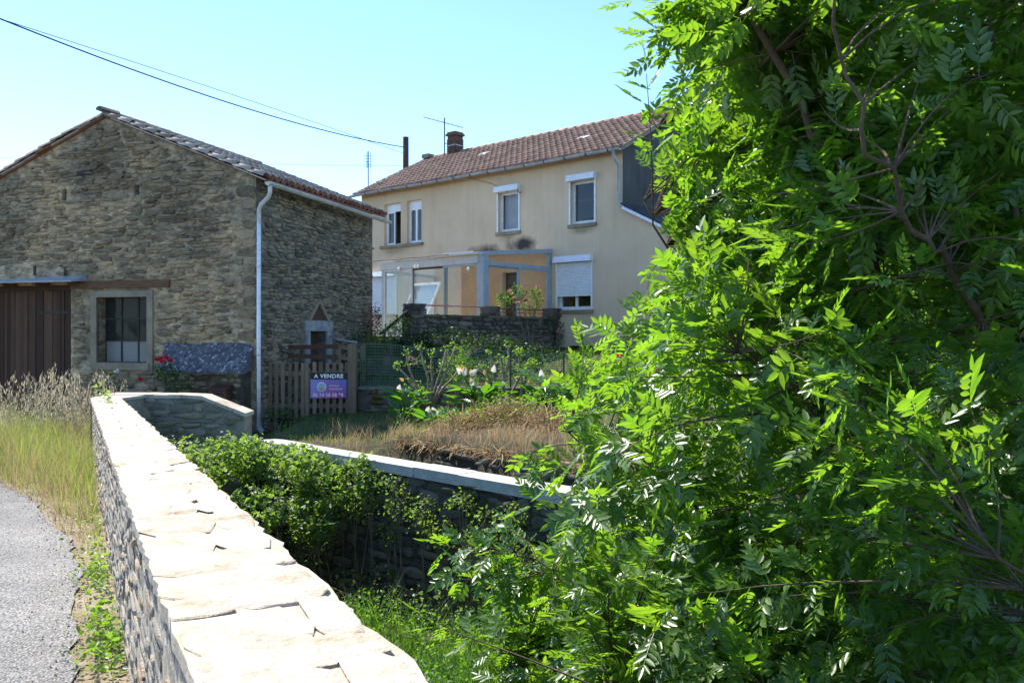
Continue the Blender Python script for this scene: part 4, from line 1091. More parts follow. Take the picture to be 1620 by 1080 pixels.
def CE(o, e, z): return HW(C1 - .03 + .86 * (1 - o / CD) + e, o, z)          # far end wall, splayed towards the house
mb = MB(); mb.fbox(CE, .02, CD - .1, -.03, .03, 3.5, 3.6); mb.fbox(CE, 1.42, 1.50, -.03, .03, 1.5, 3.5); mb.fbox(CE, .02, .10, -.03, .03, 1.5, 3.5); mb.build('far_end_frame', M['alu_light'], cons)
for (o0, o1) in ((.1, 1.42), (1.5, CD - .1)):
    mb = MB(); mb.fbox(CE, o0, o1, -.003, .003, 1.5, 3.5); mb.build('pane', M['glass'], cons)
mb = MB(); mb.hexa([HW(C0 + .1, .02, 4.10), HW(C1 + .95, .02, 4.10), HW(C1 + .1, CD + .2, 3.83), HW(C0 + .1, CD + .2, 3.83), HW(C0 + .1, .02, 4.12), HW(C1 + .95, .02, 4.12), HW(C1 + .1, CD + .2, 3.85), HW(C0 + .1, CD + .2, 3.85)])
mb.build('roof_sheet', M['poly_roof'], cons)
for t in np.linspace(C0 + .2, C1, 6):
    mb = MB(); mb.hexa([HW(t, .02, 4.12), HW(t + .05, .02, 4.12), HW(t + .05, CD + .22, 3.85), HW(t, CD + .22, 3.85), HW(t, .02, 4.16), HW(t + .05, .02, 4.16), HW(t + .05, CD + .22, 3.89), HW(t, CD + .22, 3.89)]); mb.build('glazing_bar', M['alu_light'], cons)
mb = MB(); mb.fbox(HW, C0 + .3, C0 + 1.5, CD + .1, CD + .2, 3.86, 3.92); mb.build('ridge_cover', M['pvc_white'], cons)
mb = MB()
prevp = None
pts = [HW(C0 + 1.2 + k * .5, CD + .21, 3.87 + .01 * math.sin(k * 2.3)) for k in range(8)]
mb.tube(pts, .018, 5); mb.build('sheet_edge', M['cement'], cons)
def ball(c, r, n=8, m=5):
    V = []; F = []
    for j in range(m + 1):
        a = math.pi * j / m
        for k in range(n):
            b_ = 2 * math.pi * k / n; V.append((c[0] + r * math.sin(a) * math.cos(b_), c[1] + r * math.sin(a) * math.sin(b_), c[2] + r * math.cos(a)))
    for j in range(m):
        for k in range(n): F.append((j * n + k, j * n + (k + 1) % n, (j + 1) * n + (k + 1) % n, (j + 1) * n + k))
    return V, F
for (t, dz) in ((C0 + 2.72, 3.60), (C0 + 2.86, 3.60), (C0 + 3.62, 3.58), (C0 + .55, 3.42)):
    mb = MB(); mb.add(*ball(HW(t, CD + .06, dz), .05)); mb.tube([HW(t, CD + .03, dz), HW(t, CD + .06, dz + .06)], .02, 5); mb.build('lamp', M['pvc_white'], cons)
# loose white sash leaning inside
ls = thing('loose_sash', HW(6.6, 2.4, 1.5), 'loose white glazed window sash leaning inside the conservatory', 'window sash')
e = [HW(6.95, 2.75, 1.5), HW(5.72, 2.75, 1.5), HW(5.20, 2.35, 3.16), HW(6.43, 2.35, 3.16)]
e = [Vector(p) for p in e]; ce = sum(e, Vector()) / 4; N_ = (e[1] - e[0]).cross(e[3] - e[0]).normalized() * .03
inn = [p + (ce - p) * .10 for p in e]
mb = MB()
for k in range(4):
    a, b, c, d = e[k], e[(k + 1) % 4], inn[(k + 1) % 4], inn[k]
    mb.hexa([a - N_, b - N_, c - N_, d - N_, a + N_, b + N_, c + N_, d + N_])
mb.build('frame', M['pvc_white'], ls)
mb = MB(); mb.hexa([p - N_ * .1 for p in inn] + [p + N_ * .1 for p in inn]); mb.build('pane', M['sash_glass'], ls)

# ------------------------------------------------------------------ terrace
ter = thing('house_terrace', HW(5, 3, .3), 'raised stone terrace of the house with stubby pillars and rails', 'terrace')
mb = MB(); mb.fbox(HW, 2.36, 9.2, 0.005, 6.1, -.2, 1.49); mb.build('terrace_floor', M['cement'], ter)
def TF(a, o, z): return HW(2.36 - o, a, z)
mb = MB(); mb.fbox(HW, 2.365, 2.62, .02, 6.1, 1.49, 2.0); tw = mb.build('side_wall', M['old_mortar'], ter)
lay_stones(tw, TF, rubble(6.1, .3, 2.0, .30, .105, 81), M['old_stone'], .05, T_RUBBLE, 250, 22)
mb = MB(); a = .02
while a < 6.05:
    w = random.uniform(.35, .6); mb.fbox(HW, 2.30, 2.66, a, min(a + w - .01, 6.14), 2.0, 2.05 + random.uniform(0, .015)); a += w
mb.build('wall_coping', M['mossy_stone'], ter)
def TFront(a, o, z): return HW(2.36 + a, 6.1 + o, z)
lay_stones(ter, TFront, rubble(6.0, .1, 1.45, .30, .105, 82), M['old_stone'], .04, T_RUBBLE, 60, 23)
for o in (.22, 2.98, 5.86):
    mb = MB(); mb.fbox(HW, 2.34, 2.66, o - .18, o + .18, 2.06, 2.32); pl = mb.build('pillar', M['old_mortar'], ter)
    for j in range(4):
        for k in range(2):
            mb = MB(); jx = random.uniform(-.03, .03); z = 2.065 + j * .068
            mb.fbox(HW, 2.29 + jx, 2.70 + jx * .6, o - .22 + k * .22 + random.uniform(-.01, .01), o - .01 + k * .22, z, z + .062); mb.build('stone', M['old_stone'], pl)
mb = MB(); mb.tube([HW(2.5, 3.1, 2.30), HW(2.5, 5.75, 2.30)], .022, 6); mb.build('red_rail', M['red_rail'], ter)
mb = MB(); mb.tube([HW(2.5, .3, 2.26), HW(2.5, 2.9, 2.28)], .018, 6); mb.tube([HW(2.5, .3, 2.16), HW(2.5, 2.9, 2.17)], .008, 5); mb.build('rusty_rail', M['rust_rail'], ter)
# steps and handrail
st = thing('garden_steps', (-3.2, 19.6, .2), 'worn stone steps climbing beside the barn to the terrace', 'steps')
for k in range(6):
    mb = MB(); y = 18.3 + k * .34; mb.abox(-3.75 + k * .03, -2.75 + k * .03, y, y + .36, -.1, .22 + k * .20); mb.build('step', M['mossy_stone'], st)
hr = thing('handrail', (-3.1, 20.3, .8), 'dark wooden handrail sloping up beside the terrace corner', 'handrail')
mb = MB(); mb.tube([(-3.27, 20.35, 1.54), (-2.60, 20.6, 2.12)], .045, 6); mb.build('rail', M['iron'], hr)
for (x, y, z) in ((-3.16, 20.38, 1.62), (-2.72, 20.55, 2.0)):
    mb = MB(); mb.tube([(x, y, .5), (x, y, z)], .032, 6); mb.build('post', M['iron'], hr)

# ------------------------------------------------------------------ fences and sign
gate = thing('picket_fence', (-4.2, 16.87, -.2), 'weathered wooden picket fence between the barn corner and thick post', 'fence')
x = -5.0; k = 0
while x < -3.38:
    w = .075; mb = MB(); t = random.uniform(-.012, .012); zt = .98 + random.uniform(-.02, .015)
    if 6 < k < 8: x += .02
    mb.hexa([(x, 16.84, -.16), (x + w, 16.84, -.16), (x + w, 16.865, -.16), (x, 16.865, -.16), (x + t, 16.84, zt), (x + w + t, 16.84, zt - .012), (x + w + t, 16.865, zt - .012), (x + t, 16.865, zt)])
    mb.build('picket', M['wood_grey'], gate); x += .134 if k != 5 else .09; k += 1
mb = MB(); mb.abox(-5.06, -3.36, 16.867, 16.91, .04, .13); mb.build('rail', M['wood_grey'], gate)
mb = MB(); mb.abox(-5.06, -3.36, 16.867, 16.91, .70, .79); mb.build('rail', M['wood_grey'], gate)
mb = MB(); mb.abox(-3.36, -3.19, 16.80, 16.95, -.35, 1.36); mb.build('post', M['wood_grey'], gate)
rail = thing('rail_fence', (-4.4, 17.6, 0), 'low rustic rail fence in front of the barn side door', 'fence')
for (z0_, z1_) in ((1.27, 1.29), (1.10, 1.06), (.90, .86)):
    mb = MB(); mb.box(((-5.0 - 3.75) / 2, 17.6, (z0_ + z1_) / 2), Vector((1.25, .0, z1_ - z0_)).normalized(), (0, 1, 0), Vector((-(z1_ - z0_), 0, 1.25)).normalized(), .63, .02, .045); mb.build('rail', M['wood_dark'], rail)
    mb = MB(); d = Vector((.38, .9, -.14)).normalized(); mb.box(Vector((-3.72, 17.62, z1_)) + d * .42, d, d.cross(Vector((0, 0, 1))).normalized(), d.cross(Vector((0, 0, 1))).normalized().cross(d), .42, .02, .045); mb.build('rail', M['wood_grey'], rail)
for (px, py) in ((-4.95, 17.63), (-3.78, 17.63), (-3.40, 18.4)):
    mb = MB(); mb.abox(px, px + .1, py, py + .09, -.2, 1.3); mb.build('post', M['wood_grey'], rail)
bar = MB(); bar.tube([BS(2.95, .06, 1.50), (-3.75, 17.7, 1.44), (-3.2, 16.9, 1.385)], .022, 5)
tag(bar.build('door_bar', M['zinc']), 'pale bar running from the barn side doorway to the thick fence post', 'bar')

# mesh fence
mf = thing('mesh_fence', (-1.2, 17.0, .4), 'sagging green wire mesh fence above the low mossy wall', 'fence')
def MF(a, z):
    x = -3.18 + a; y = 16.98 - .118 * a + (0.0 if a < 4.3 else 0)
    top = 1.36 - .05 * a + .02 * math.sin(a * 3.1)
    return (x, y, .47 + (top - .47) * z)
mb = MB(); n = 90
for i in range(n + 1):
    a = 4.7 * i / n; mb.tube([MF(a, 0), MF(a, .5), MF(a, 1)], .0034, 3, False)
for j in range(15):
    mb.tube([MF(4.7 * i / 24, j / 14 + .004 * math.sin(i * 2 + j)) for i in range(25)], .0034 if j not in (0, 9, 14) else .006, 3, False)
mb.build('mesh', M['mesh_wire'], mf, 'stuff')
for a in (.70, 3.15, 4.22):
    p = MF(a, 0); q = MF(a, 1); mb = MB(); mb.tube([(p[0], p[1] + .02, -.1), (q[0], q[1] + .02, q[2] + .03)], .018, 6); mb.build('post', M['iron'], mf)

# for-sale sign
def sign_board_mat():
    m, nt, b = new_mat('sign_gradient')
    g = nd(nt, 'ShaderNodeNewGeometry'); sp = nd(nt, 'ShaderNodeSeparateXYZ'); nt.links.new(g.outputs['Position'], sp.inputs[0])
    u = mth(nt, 'DIVIDE', mth(nt, 'SUBTRACT', sp.outputs[0], -4.118), .737, True); v = mth(nt, 'DIVIDE', mth(nt, 'SUBTRACT', sp.outputs[2], .25), .38, True)
    lo = ramp(nt, u, [(0.0, (0.30, 0.24, 0.52)), (0.45, (0.42, 0.08, 0.26)), (0.8, (0.42, 0.05, 0.22)), (1.0, (0.20, 0.05, 0.25))])
    hi = ramp(nt, u, [(0.0, (0.24, 0.24, 0.55)), (0.5, (0.22, 0.12, 0.38)), (1.0, (0.03, 0.14, 0.42))])
    c = mixc(nt, v, lo, hi)
    nt.links.new(c, b.inputs['Base Color']); b.inputs['Roughness'].default_value = .4
    return m
sg = thing('for_sale_sign', (-3.75, 16.8, .25), 'black and purple for-sale sign hung on the picket fence', 'sign')
SX0, SX1, SY = -4.118, -3.381, 16.80
mb = MB(); mb.abox(SX0, SX1, SY, SY + .012, .25, .63); mb.build('board', sign_board_mat(), sg)
mb = MB(); mb.abox(SX0, SX1, SY - .001, SY + .0125, .63, .77); mb.build('header', M['sign_black'], sg)
def text(body, x, z, w, h, parent, mat, bold=.0):
    cu = bpy.data.curves.new('lettering', 'FONT'); cu.body = body; cu.align_x = 'CENTER'; cu.align_y = 'CENTER'; cu.size = 1.0; cu.offset = bold; cu.extrude = .01; cu.space_character = 1.12
    to = bpy.data.objects.new('lettering', cu); COL.objects.link(to)
    bpy.context.view_layer.update()
    me = bpy.data.meshes.new_from_object(to.evaluated_get(bpy.context.evaluated_depsgraph_get()))
    bpy.data.objects.remove(to)
    n = len(me.vertices); co = np.empty(n * 3, np.float32); me.vertices.foreach_get('co', co); co = co.reshape(-1, 3)
    mn, mx = co.min(0), co.max(0)
    co[:, 0] = (co[:, 0] - (mn[0] + mx[0]) / 2) * w / (mx[0] - mn[0]); co[:, 1] = (co[:, 1] - (mn[1] + mx[1]) / 2) * h / (mx[1] - mn[1]); co[:, 2] *= .2
    out = np.stack([co[:, 0] + x, SY - .004 - co[:, 2] * 1.0, co[:, 1] + z], 1).astype(np.float32)
    me.vertices.foreach_set('co', out.ravel()); me.materials.clear(); me.materials.append(mat)
    o = bpy.data.objects.new('lettering', me); link(o, parent); return o
text('A VENDRE', -3.75, .70, .60, .085, sg, M['sign_white'], .035)
text('06 14 20 58 98', -3.76, .315, .62, .07, sg, M['sign_white'], .03)
text("D'AVILA", -3.635, .50, .20, .030, sg, M['sign_white'], .02)
text('IMMOBILIER', -3.60, .435, .27, .030, sg, M['sign_white'], .02)
def disc(cx, cz, r, y, mat, name='logo_ring'):
    mb = MB(); n = 24
    mb.poly([(cx + r * math.cos(-2 * math.pi * k / n), y, cz + r * math.sin(-2 * math.pi * k / n)) for k in range(n)]); mb.build(name, mat, sg)
cols_ = [(.097, (.75, .75, .78)), (.082, (.10, .30, .55)), (.070, (.60, .66, .62)), (.060, (.12, .35, .50)), (.050, (.62, .55, .30)), (.041, (.20, .40, .42)), (.033, (.70, .42, .22)), (.022, (.62, .20, .22))]
for k, (r, c) in enumerate(cols_):
    mm = pm('logo_%d' % k, [(0, c), (1, c)], 2, .4, 0); disc(-3.893 , .478 - (.097 - r) * .55, r, SY - .002 - k * .0008, mm)

# ------------------------------------------------------------------ pole, cables, aerials
pole = thing('utility_pole', (-4.91, 38, .6), 'dark wooden utility pole standing behind the house', 'utility pole')
mb = MB(); mb.tube([(-4.91, 38, .2), (-4.91, 38, 10.6)], [.17, .13], 10); mb.build('shaft', M['wood_dark'], pole)
mb = MB(); mb.tube([(-4.91, 37.82, 9.7), (-4.91, 37.84, 10.15)], .05, 6); mb.build('insulator', M['iron'], pole)
def cable(name, img, label, r, start):
    S = []; Z = []
    for (px, py) in img:
        rr = (px - 810) / 1300.0
        s_ = (rr * 38 + 4.91) / (rr * 18 - 7.6) if True else 0
        Y = 38 - 18 * s_; S.append(s_); Z.append(1.6 + (525 - py) / 1300.0 * Y)
    c = np.polyfit(S, Z, 2)
    pts = [(-4.91 - 7.6 * s_, 37.85 - 18 * s_, float(np.polyval(c, s_))) for s_ in np.linspace(start, 1.45, 40)]
    mb = MB(); mb.tube(pts, r, 5); tag(mb.build(name, M['cable']), label, 'cable', None)
cable('overhead_cable', [(0, 31), (89, 67), (178, 99), (278, 137), (426, 184), (600, 226), (640, 235)], 'thicker lower overhead cable sagging from the utility pole over the barn', .021, 0.0)
cable('overhead_cable', [(0, 30), (120, 72), (260, 118), (420, 165), (520, 203), (600, 233), (640, 243)], 'thin upper overhead wire beside the thicker cable over the barn', .010, 0.0)
mb = MB(); mb.tube([(-30 + 3.6 * k, 44, 10.9 + .012 * (k - 4) ** 2 * 0.6 - .07 * k) for k in range(9)], .009, 4)
tag(mb.build('distant_wire', M['cable']), 'faint distant wire crossing behind the barn roof', 'cable')
a1_ = thing('roof_aerial', (-3.7, 33.2, 8.9), 'television aerial with a long boom clamped beside the chimney', 'aerial')
ax = ch[0] - .44; ay = ch[1] + .05
mb = MB(); mb.tube([(ax, ay, 8.3), (ax, ay, 10.35)], .025, 6); mb.build('mast', M['iron'], a1_)
mb = MB(); mb.tube([(ax - .85, ay, 10.38), (ax + .75, ay, 9.95)], .018, 5); mb.build('boom', M['zinc'], a1_)
mb = MB()
for k in range(9):
    t = k / 8; c = (ax - .85 + 1.6 * t, ay, 10.38 - .43 * t); mb.tube([(c[0], c[1] - .25, c[2]), (c[0], c[1] + .25, c[2])], .006, 4)
mb.build('elements', M['zinc'], a1_)
mb = MB(); mb.tube([(ax, ay, 8.8), (ax + .2, ay - .0, 8.8)], .014, 4); mb.tube([(ax, ay, 9.3), (ax + .2, ay, 9.3)], .014, 4); mb.build('bracket', M['iron'], a1_)
a2_ = thing('gable_aerial', HW(12.3, -.4, 6), 'small ladder-shaped aerial on a mast at the far gable', 'aerial')
p = HW(12.25, -.37, 0)
mb = MB(); mb.tube([(p[0], p[1], 5.6), (p[0], p[1], 8.72)], .022, 6); mb.build('mast', M['iron'], a2_)
mb = MB()
for k in range(5): mb.tube([(p[0] - .18, p[1], 8.1 + k * .11), (p[0] + .18, p[1], 8.1 + k * .11)], .008, 4)
for s_ in (-.05, .1): mb.tube([(p[0] + s_, p[1], 8.05), (p[0] + s_, p[1], 8.7)], .010, 4)
mb.tube([(p[0], p[1] - .35, 8.25), (p[0], p[1] + .3, 8.25)], .012, 4); mb.build('array', M['iron'], a2_)

# ------------------------------------------------------------------ leaf and blade templates
def leaflet(L=1.0, w=.30, fold=.10, droop=.06):
    V = np.array([(0, 0, 0), (.5, 0, -droop * .3 - fold * .4), (1, 0, -droop), (.28, w * .42, fold * .2), (.62, w * .40, fold * .1 - droop * .3), (.28, -w * .42, fold * .2), (.62, -w * .40, fold * .1 - droop * .3)]) * L
    F = np.array([(0, 1, 2, 4, 3), (0, 5, 6, 2, 1)])
    return V, [F]

def rand_rot(n, r, up=0.0):
    """random orthonormal frames; z axis biased upward by up."""
    z = r.normal(size=(n, 3)); z /= np.linalg.norm(z, axis=1)[:, None]
    z = z + np.array((0, 0, up)); z /= np.linalg.norm(z, axis=1)[:, None]
    x = r.normal(size=(n, 3)); x -= z * np.sum(x * z, 1)[:, None]; x /= np.linalg.norm(x, axis=1)[:, None]
    y = np.cross(z, x)
    return np.stack([x, y, z], 2)

def frames(d, nrm):
    d = d / np.linalg.norm(d, axis=1)[:, None]
    z = nrm - d * np.sum(nrm * d, 1)[:, None]; z /= (np.linalg.norm(z, axis=1)[:, None] + 1e-9)
    y = np.cross(z, d)
    return np.stack([d, y, z], 2)

def compound(r, pairs=4, L=.25, ll=.085, lw=.32):
    """pinnate leaf: rachis along x, opposite lance-shaped leaflets and a terminal one."""
    Vs = []; Fs = []; off = 0
    spots = []
    for k in range(pairs):
        f = .30 + .62 * k / (pairs - 1) if pairs > 1 else .5
        for s in (-1, 1): spots.append((f * L, s, ll * (0.85 + .3 * math.sin(math.pi * (k + .6) / pairs)) * r.uniform(.85, 1.12)))
    spots.append((L * .97, 0, ll * 1.12))
    sag = r.uniform(.10, .30)
    for (x, s, l) in spots:
        v, f = leaflet(l, lw * r.uniform(.85, 1.2), .12, r.uniform(.02, .22))
        a = s * math.radians(r.uniform(42, 62)); tilt = r.uniform(-.35, .35)
        c, sn = math.cos(a), math.sin(a)
        R = np.array([[c, -sn, 0], [sn, c, 0], [0, 0, 1]]) @ np.array([[1, 0, 0], [0, math.cos(tilt), -math.sin(tilt)], [0, math.sin(tilt), math.cos(tilt)]])
        z = -sag * x * x / L
        Vs.append(v @ R.T + np.array((x, 0, z))); Fs.append(f[0] + off); off += len(v)
    w = .0022
    for k in range(4):
        x0, x1 = L * k / 4, L * (k + 1) / 4
        z0, z1 = -sag * x0 * x0 / L, -sag * x1 * x1 / L
        Vs.append(np.array([(x0, -w, z0), (x0, w, z0), (x1, w, z1), (x1, 0, z1 - .001), (x1, -w, z1)])); Fs.append(np.array([(0, 1, 2, 3, 4)]) + off); off += 5
    return np.concatenate(Vs), [np.concatenate(Fs)]

def multi_inst(name, temps, M_, T_, mat, parent=None, kind=None, r=None):
    idx = (r or rng).integers(len(temps), size=len(T_))
    Vs = []; Fs = []; off = 0
    for k in range(len(temps)):
        s = idx == k
        if not s.any(): continue
        V, F = inst(temps[k][0], temps[k][1], M_[s], T_[s]); Vs.append(V); Fs.append([f + off for f in F]); off += len(V)
    nF = [np.concatenate([f[i] for f in Fs]) for i in range(len(Fs[0]))]
    return np_obj(name, np.concatenate(Vs), nF, mat, parent, 'stuff' if parent is not None else kind)

def in_ellipsoids(E, n, r, shell=.55):
    vol = np.array([(e[3] * e[4] * e[5]) ** (2 / 3) for e in E]); vol /= vol.sum()
    k = r.choice(len(E), size=n, p=vol); E = np.array(E)
    d = r.normal(size=(n, 3)); d /= np.linalg.norm(d, axis=1)[:, None]
    rad = shell + (1.04 - shell) * r.random(n) ** .6
    rad *= 1 + .16 * np.sin(d[:, 0] * 7 + k) * np.sin(d[:, 1] * 6 + d[:, 2] * 5)
    return E[k, :3] + d * E[k, 3:6] * rad[:, None], d

SIMPLE = [leaflet(1, .62, .12, .1), leaflet(1, .75, .08, .2), leaflet(1, .55, .15, .02)]
NARROW = [leaflet(1, .22, .06, .2), leaflet(1, .18, .06, .35)]

def foliage(name, E, n, size, mat, parent=None, kind=None, seed=1, temps=SIMPLE, up=.7, shell=.5):
    r = np.random.default_rng(seed)
    P, d = in_ellipsoids(E, n, r, shell)
    Mx = rand_rot(n, r, up) * (size * r.uniform(.6, 1.25, n))[:, None, None]
    return multi_inst(name, temps, Mx, P, mat, parent, kind, r)

def blade_template(segs=3, bend=.35):
    V = []; F4 = []; F3 = []
    for k in range(segs):
        f = k / segs; w = .5 * (1 - f * .75)
        V += [(-w, bend * f * f, f * (1 - .12 * f)), (w, bend * f * f, f * (1 - .12 * f))]
    V.append((0, bend, .88))
    for k in range(segs - 1): F4.append((2 * k, 2 * k + 1, 2 * k + 3, 2 * k + 2))
    F3.append((2 * segs - 2, 2 * segs - 1, 2 * segs))
    return np.array(V), [np.array(F4), np.array(F3)]
BLADES = [blade_template(3, b) for b in (.1, .3, .55, .8)]

def grass(name, P, h, mat, w=.006, seed=3, parent=None, kind='stuff', temps=BLADES):
    r = np.random.default_rng(seed); n = len(P)
    a = r.uniform(0, 2 * np.pi, n); c, s = np.cos(a), np.sin(a)
    lean = r.normal(0, .12, (n, 2))
    x = np.stack([c, s, 0 * a], 1) * (w * r.uniform(.6, 1.3, n))[:, None]
    y = np.stack([-s, c, 0 * a], 1) * h[:, None]
    z = np.stack([lean[:, 0], lean[:, 1], np.ones(n)], 1) * h[:, None]
    return multi_inst(name, temps, np.stack([x, y, z], 2), P, mat, parent, kind, r)

# ------------------------------------------------------------------ the ash tree
tree = thing('ash_tree', (3.6, 4.9, -2.15), 'big leafy ash tree with feathery leaves growing from the stream bank', 'tree')
R = np.random.default_rng(42)
BASE = (3.6, 4.9, -2.3)
LIMBS = [
    [BASE, (3.0, 4.7, -.6), (2.3, 4.5, 1.0), (1.75, 4.3, 2.3), (1.2, 4.15, 3.3), (1.15, 4.2, 4.2), (1.4, 4.4, 5.4)],
    [BASE, (3.2, 4.3, -.3), (2.7, 3.9, .9), (2.0, 3.6, 1.75), (1.7, 3.45, 2.05), (1.35, 3.3, 2.6), (1.2, 3.2, 3.3)],
    [BASE, (2.6, 5.1, -.6), (1.6, 5.2, .2), (.9, 5.1, .7), (.3, 5.0, 1.0)],
    [BASE, (1.9, 5.4, -.9), (.9, 5.5, -.25), (.1, 5.6, .05)],
    [BASE, (3.5, 5.1, .5), (3.2, 5.3, 2.6), (3.0, 5.3, 4.8), (2.9, 5.3, 6.4)],
    [BASE, (2.5, 6.0, .6), (1.6, 6.4, 2.1), (1.1, 6.5, 3.3)],
    [BASE, (2.9, 4.0, -.6), (2.2, 3.2, .4), (1.6, 2.8, .9)],
    [BASE, (2.4, 5.1, .6), (1.3, 5.1, 1.7), (.8, 5.0, 2.4)],
    [BASE, (4.3, 4.7, .2), (4.9, 4.5, 2.0), (5.1, 4.4, 3.4)],
    [BASE, (3.0, 4.2, -1.0), (2.2, 3.3, -.7), (1.5, 2.9, -.4)],
    [BASE, (2.6, 4.6, .0), (1.9, 4.3, .9), (1.1, 4.0, 1.5)],
    [BASE, (2.9, 4.2, .9), (2.5, 3.6, 2.3), (2.2, 3.4, 3.6)],
    [BASE, (2.2, 4.5, -.9), (1.2, 4.3, -.5), (.55, 4.3, -.3)],
]
limb_pts = []
for li, L in enumerate(LIMBS):
    P = np.array(L); seg = []
    for k in range(len(P) - 1):          # Catmull-Rom
        p0 = P[max(k - 1, 0)]; p1 = P[k]; p2 = P[k + 1]; p3 = P[min(k + 2, len(P) - 1)]
        for t in np.linspace(0, 1, 7, endpoint=False):
            seg.append(.5 * ((2 * p1) + (-p0 + p2) * t + (2 * p0 - 5 * p1 + 4 * p2 - p3) * t * t + (-p0 + 3 * p1 - 3 * p2 + p3) * t ** 3))
    seg.append(P[-1]); seg = np.array(seg)
    seg[3:-1] += R.normal(0, .022, seg[3:-1].shape)
    n = len(seg); r0 = .045 if li in (0, 4) else .030
    rad = r0 * (1 - np.linspace(0, 1, n) ** .8 * .86)
    mb = MB(); mb.tube(seg, list(rad), 8); mb.build('limb', M['bark'], tree, smooth=True)
    limb_pts.append(seg[4:])
mb = MB(); mb.tube([(3.6, 4.9, -2.5), (3.6, 4.9, -2.1), (3.52, 4.88, -1.75)], [.2, .15, .10], 10); mb.build('trunk', M['bark'], tree, smooth=True)
LP = np.concatenate(limb_pts)
ENV_Z = [-2.0, -.8, -.3, .2, .95, 1.32, 1.69, 2.06, 2.43, 3.54, 4.6, 6.0, 7.2]
ENV_A = [1.3, 2.2, 2.45, 2.62, 2.68, 2.56, 2.30, 2.04, 1.78, 1.98, 1.9, 1.3, .4]
tips = []
while len(tips) < 2450:
    z = R.uniform(-1.9, 6.4); a = np.interp(z, ENV_Z, ENV_A); b = min(a * .88, 2.3)
    th = R.uniform(0, 2 * np.pi); rho = R.uniform(.22, 1) ** .55
    rho *= 1 + .10 * math.sin(3 * th + 2.3 * z) * math.sin(1.7 * z + th)
    x = 3.0 + a * rho * math.cos(th); y = 4.8 + b * rho * math.sin(th)
    if x / y > .70 and R.random() < .86: continue
    if z > 3.7 and R.random() < .86: continue
    if math.hypot(x, y) < 2.35: continue
    tips.append((x, y, z))
for (c, sd, n) in (((.12, 5.6, -.05), (.20, .25, .12), 20), ((.5, 5.4, -.3), (.3, .35, .22), 30), ((.75, 4.9, -.75), (.3, .4, .25), 30), ((.92, 4.4, 3.15), (.12, .22, .18), 16)):
    for _ in range(n): tips.append(tuple(np.array(c) + R.normal(0, 1, 3) * np.array(sd)))
for _ in range(40):      # longer shoots breaking the outline
    z = R.uniform(-.5, 2.0); a = np.interp(z, ENV_Z, ENV_A); th = R.uniform(2.2, 4.0); rho = R.uniform(1.0, 1.08)
    tips.append((3.0 + a * rho * math.cos(th), 4.8 + min(a * .88, 2.3) * rho * math.sin(th), z))
tips = np.array(tips)
use = np.zeros(len(LP)); twigs = MB(); LD = []; LT = []; LN = []
for tp in tips:
    out = tp - np.array((3.1, 4.8, .6))
    cand = LP - tp; d2 = np.sum(cand ** 2, 1) + np.where(LP[:, 2] > tp[2] + .15, 1.2, 0) + .5 * np.maximum(0, np.sum(cand * out, 1) / (np.linalg.norm(out) + .01))
    bi = int(np.argmin(d2 + use)); st_ = LP[bi]; use[max(0, bi - 1):bi + 2] += .04
    L = np.linalg.norm(tp - st_)
    if L < .25:
        tp = st_ + (tp - st_) / (L + 1e-6) * .3; L = .3
    mid = (st_ + tp) / 2 + R.normal(0, .06, 3) + np.array((0, 0, .05 * L))
    ts = np.linspace(0, 1, 6); Q = ((1 - ts) ** 2)[:, None] * st_ + (2 * ts * (1 - ts))[:, None] * mid + (ts ** 2)[:, None] * tp
    twigs.tube(Q, list(np.linspace(.003 + .004 * min(L, 1.2), .0018, 6)), 5, False)
    d = Q[-1] - Q[-2]; d /= np.linalg.norm(d)
    sx = np.cross(d, R.normal(size=3)); sx /= np.linalg.norm(sx); sy = np.cross(d, sx)
    leafL = min(L * .85, .62); nn = max(2, int(leafL / .078))
    for k in range(nn):
        f = 1 - (k / nn) * leafL / L; f = max(f, .05)
        q = ((1 - f) ** 2) * st_ + 2 * f * (1 - f) * mid + f * f * tp
        s_ = sx if k % 2 else sy
        for sg_ in (-1, 1):
            if R.random() < .14: continue
            dd = d * R.uniform(.35, .8) + s_ * sg_ * R.uniform(.7, 1) + np.array((0, 0, R.uniform(-.35, .25)))
            LD.append(dd); LT.append(q); LN.append(np.array((0, 0, 1.0)) + R.normal(0, .42, 3) + .25 * d)
    LD.append(d + R.normal(0, .25, 3)); LT.append(Q[-1]); LN.append(np.array((0, 0, 1.0)) + R.normal(0, .4, 3))
twigs.build('twigs', M['bark'], tree, 'stuff')
LD = np.array(LD); LT = np.array(LT); LN = np.array(LN)
ASH = [compound(R, p, L, l, w) for (p, L, l, w) in ((4, .21, .088, .42), (4, .23, .094, .40), (5, .25, .088, .39), (3, .17, .094, .44), (5, .24, .080, .42), (4, .19, .078, .46), (3, .14, .066, .45), (5, .27, .090, .36))]
sc = R.uniform(.50, .92, len(LT))
MX = frames(LD, LN) * sc[:, None, None]
dist = np.linalg.norm(LT - np.array((0, 0, 1.6)), axis=1)
infr = (LT[:, 1] > .5) & (LT[:, 0] / LT[:, 1] < .60) & (np.abs((LT[:, 2] - 1.6) / LT[:, 1]) < .42)
order = np.argsort(np.where(infr, dist, 99))
near_i = order[:280]; rest = order[280:]
ash_me = []
for (v, f) in ASH:
    me = np_mesh('leaf', v, f); me.materials.append(M['ash_leaf']); ash_me.append(me)
tinv = parent_world(tree).inverted()
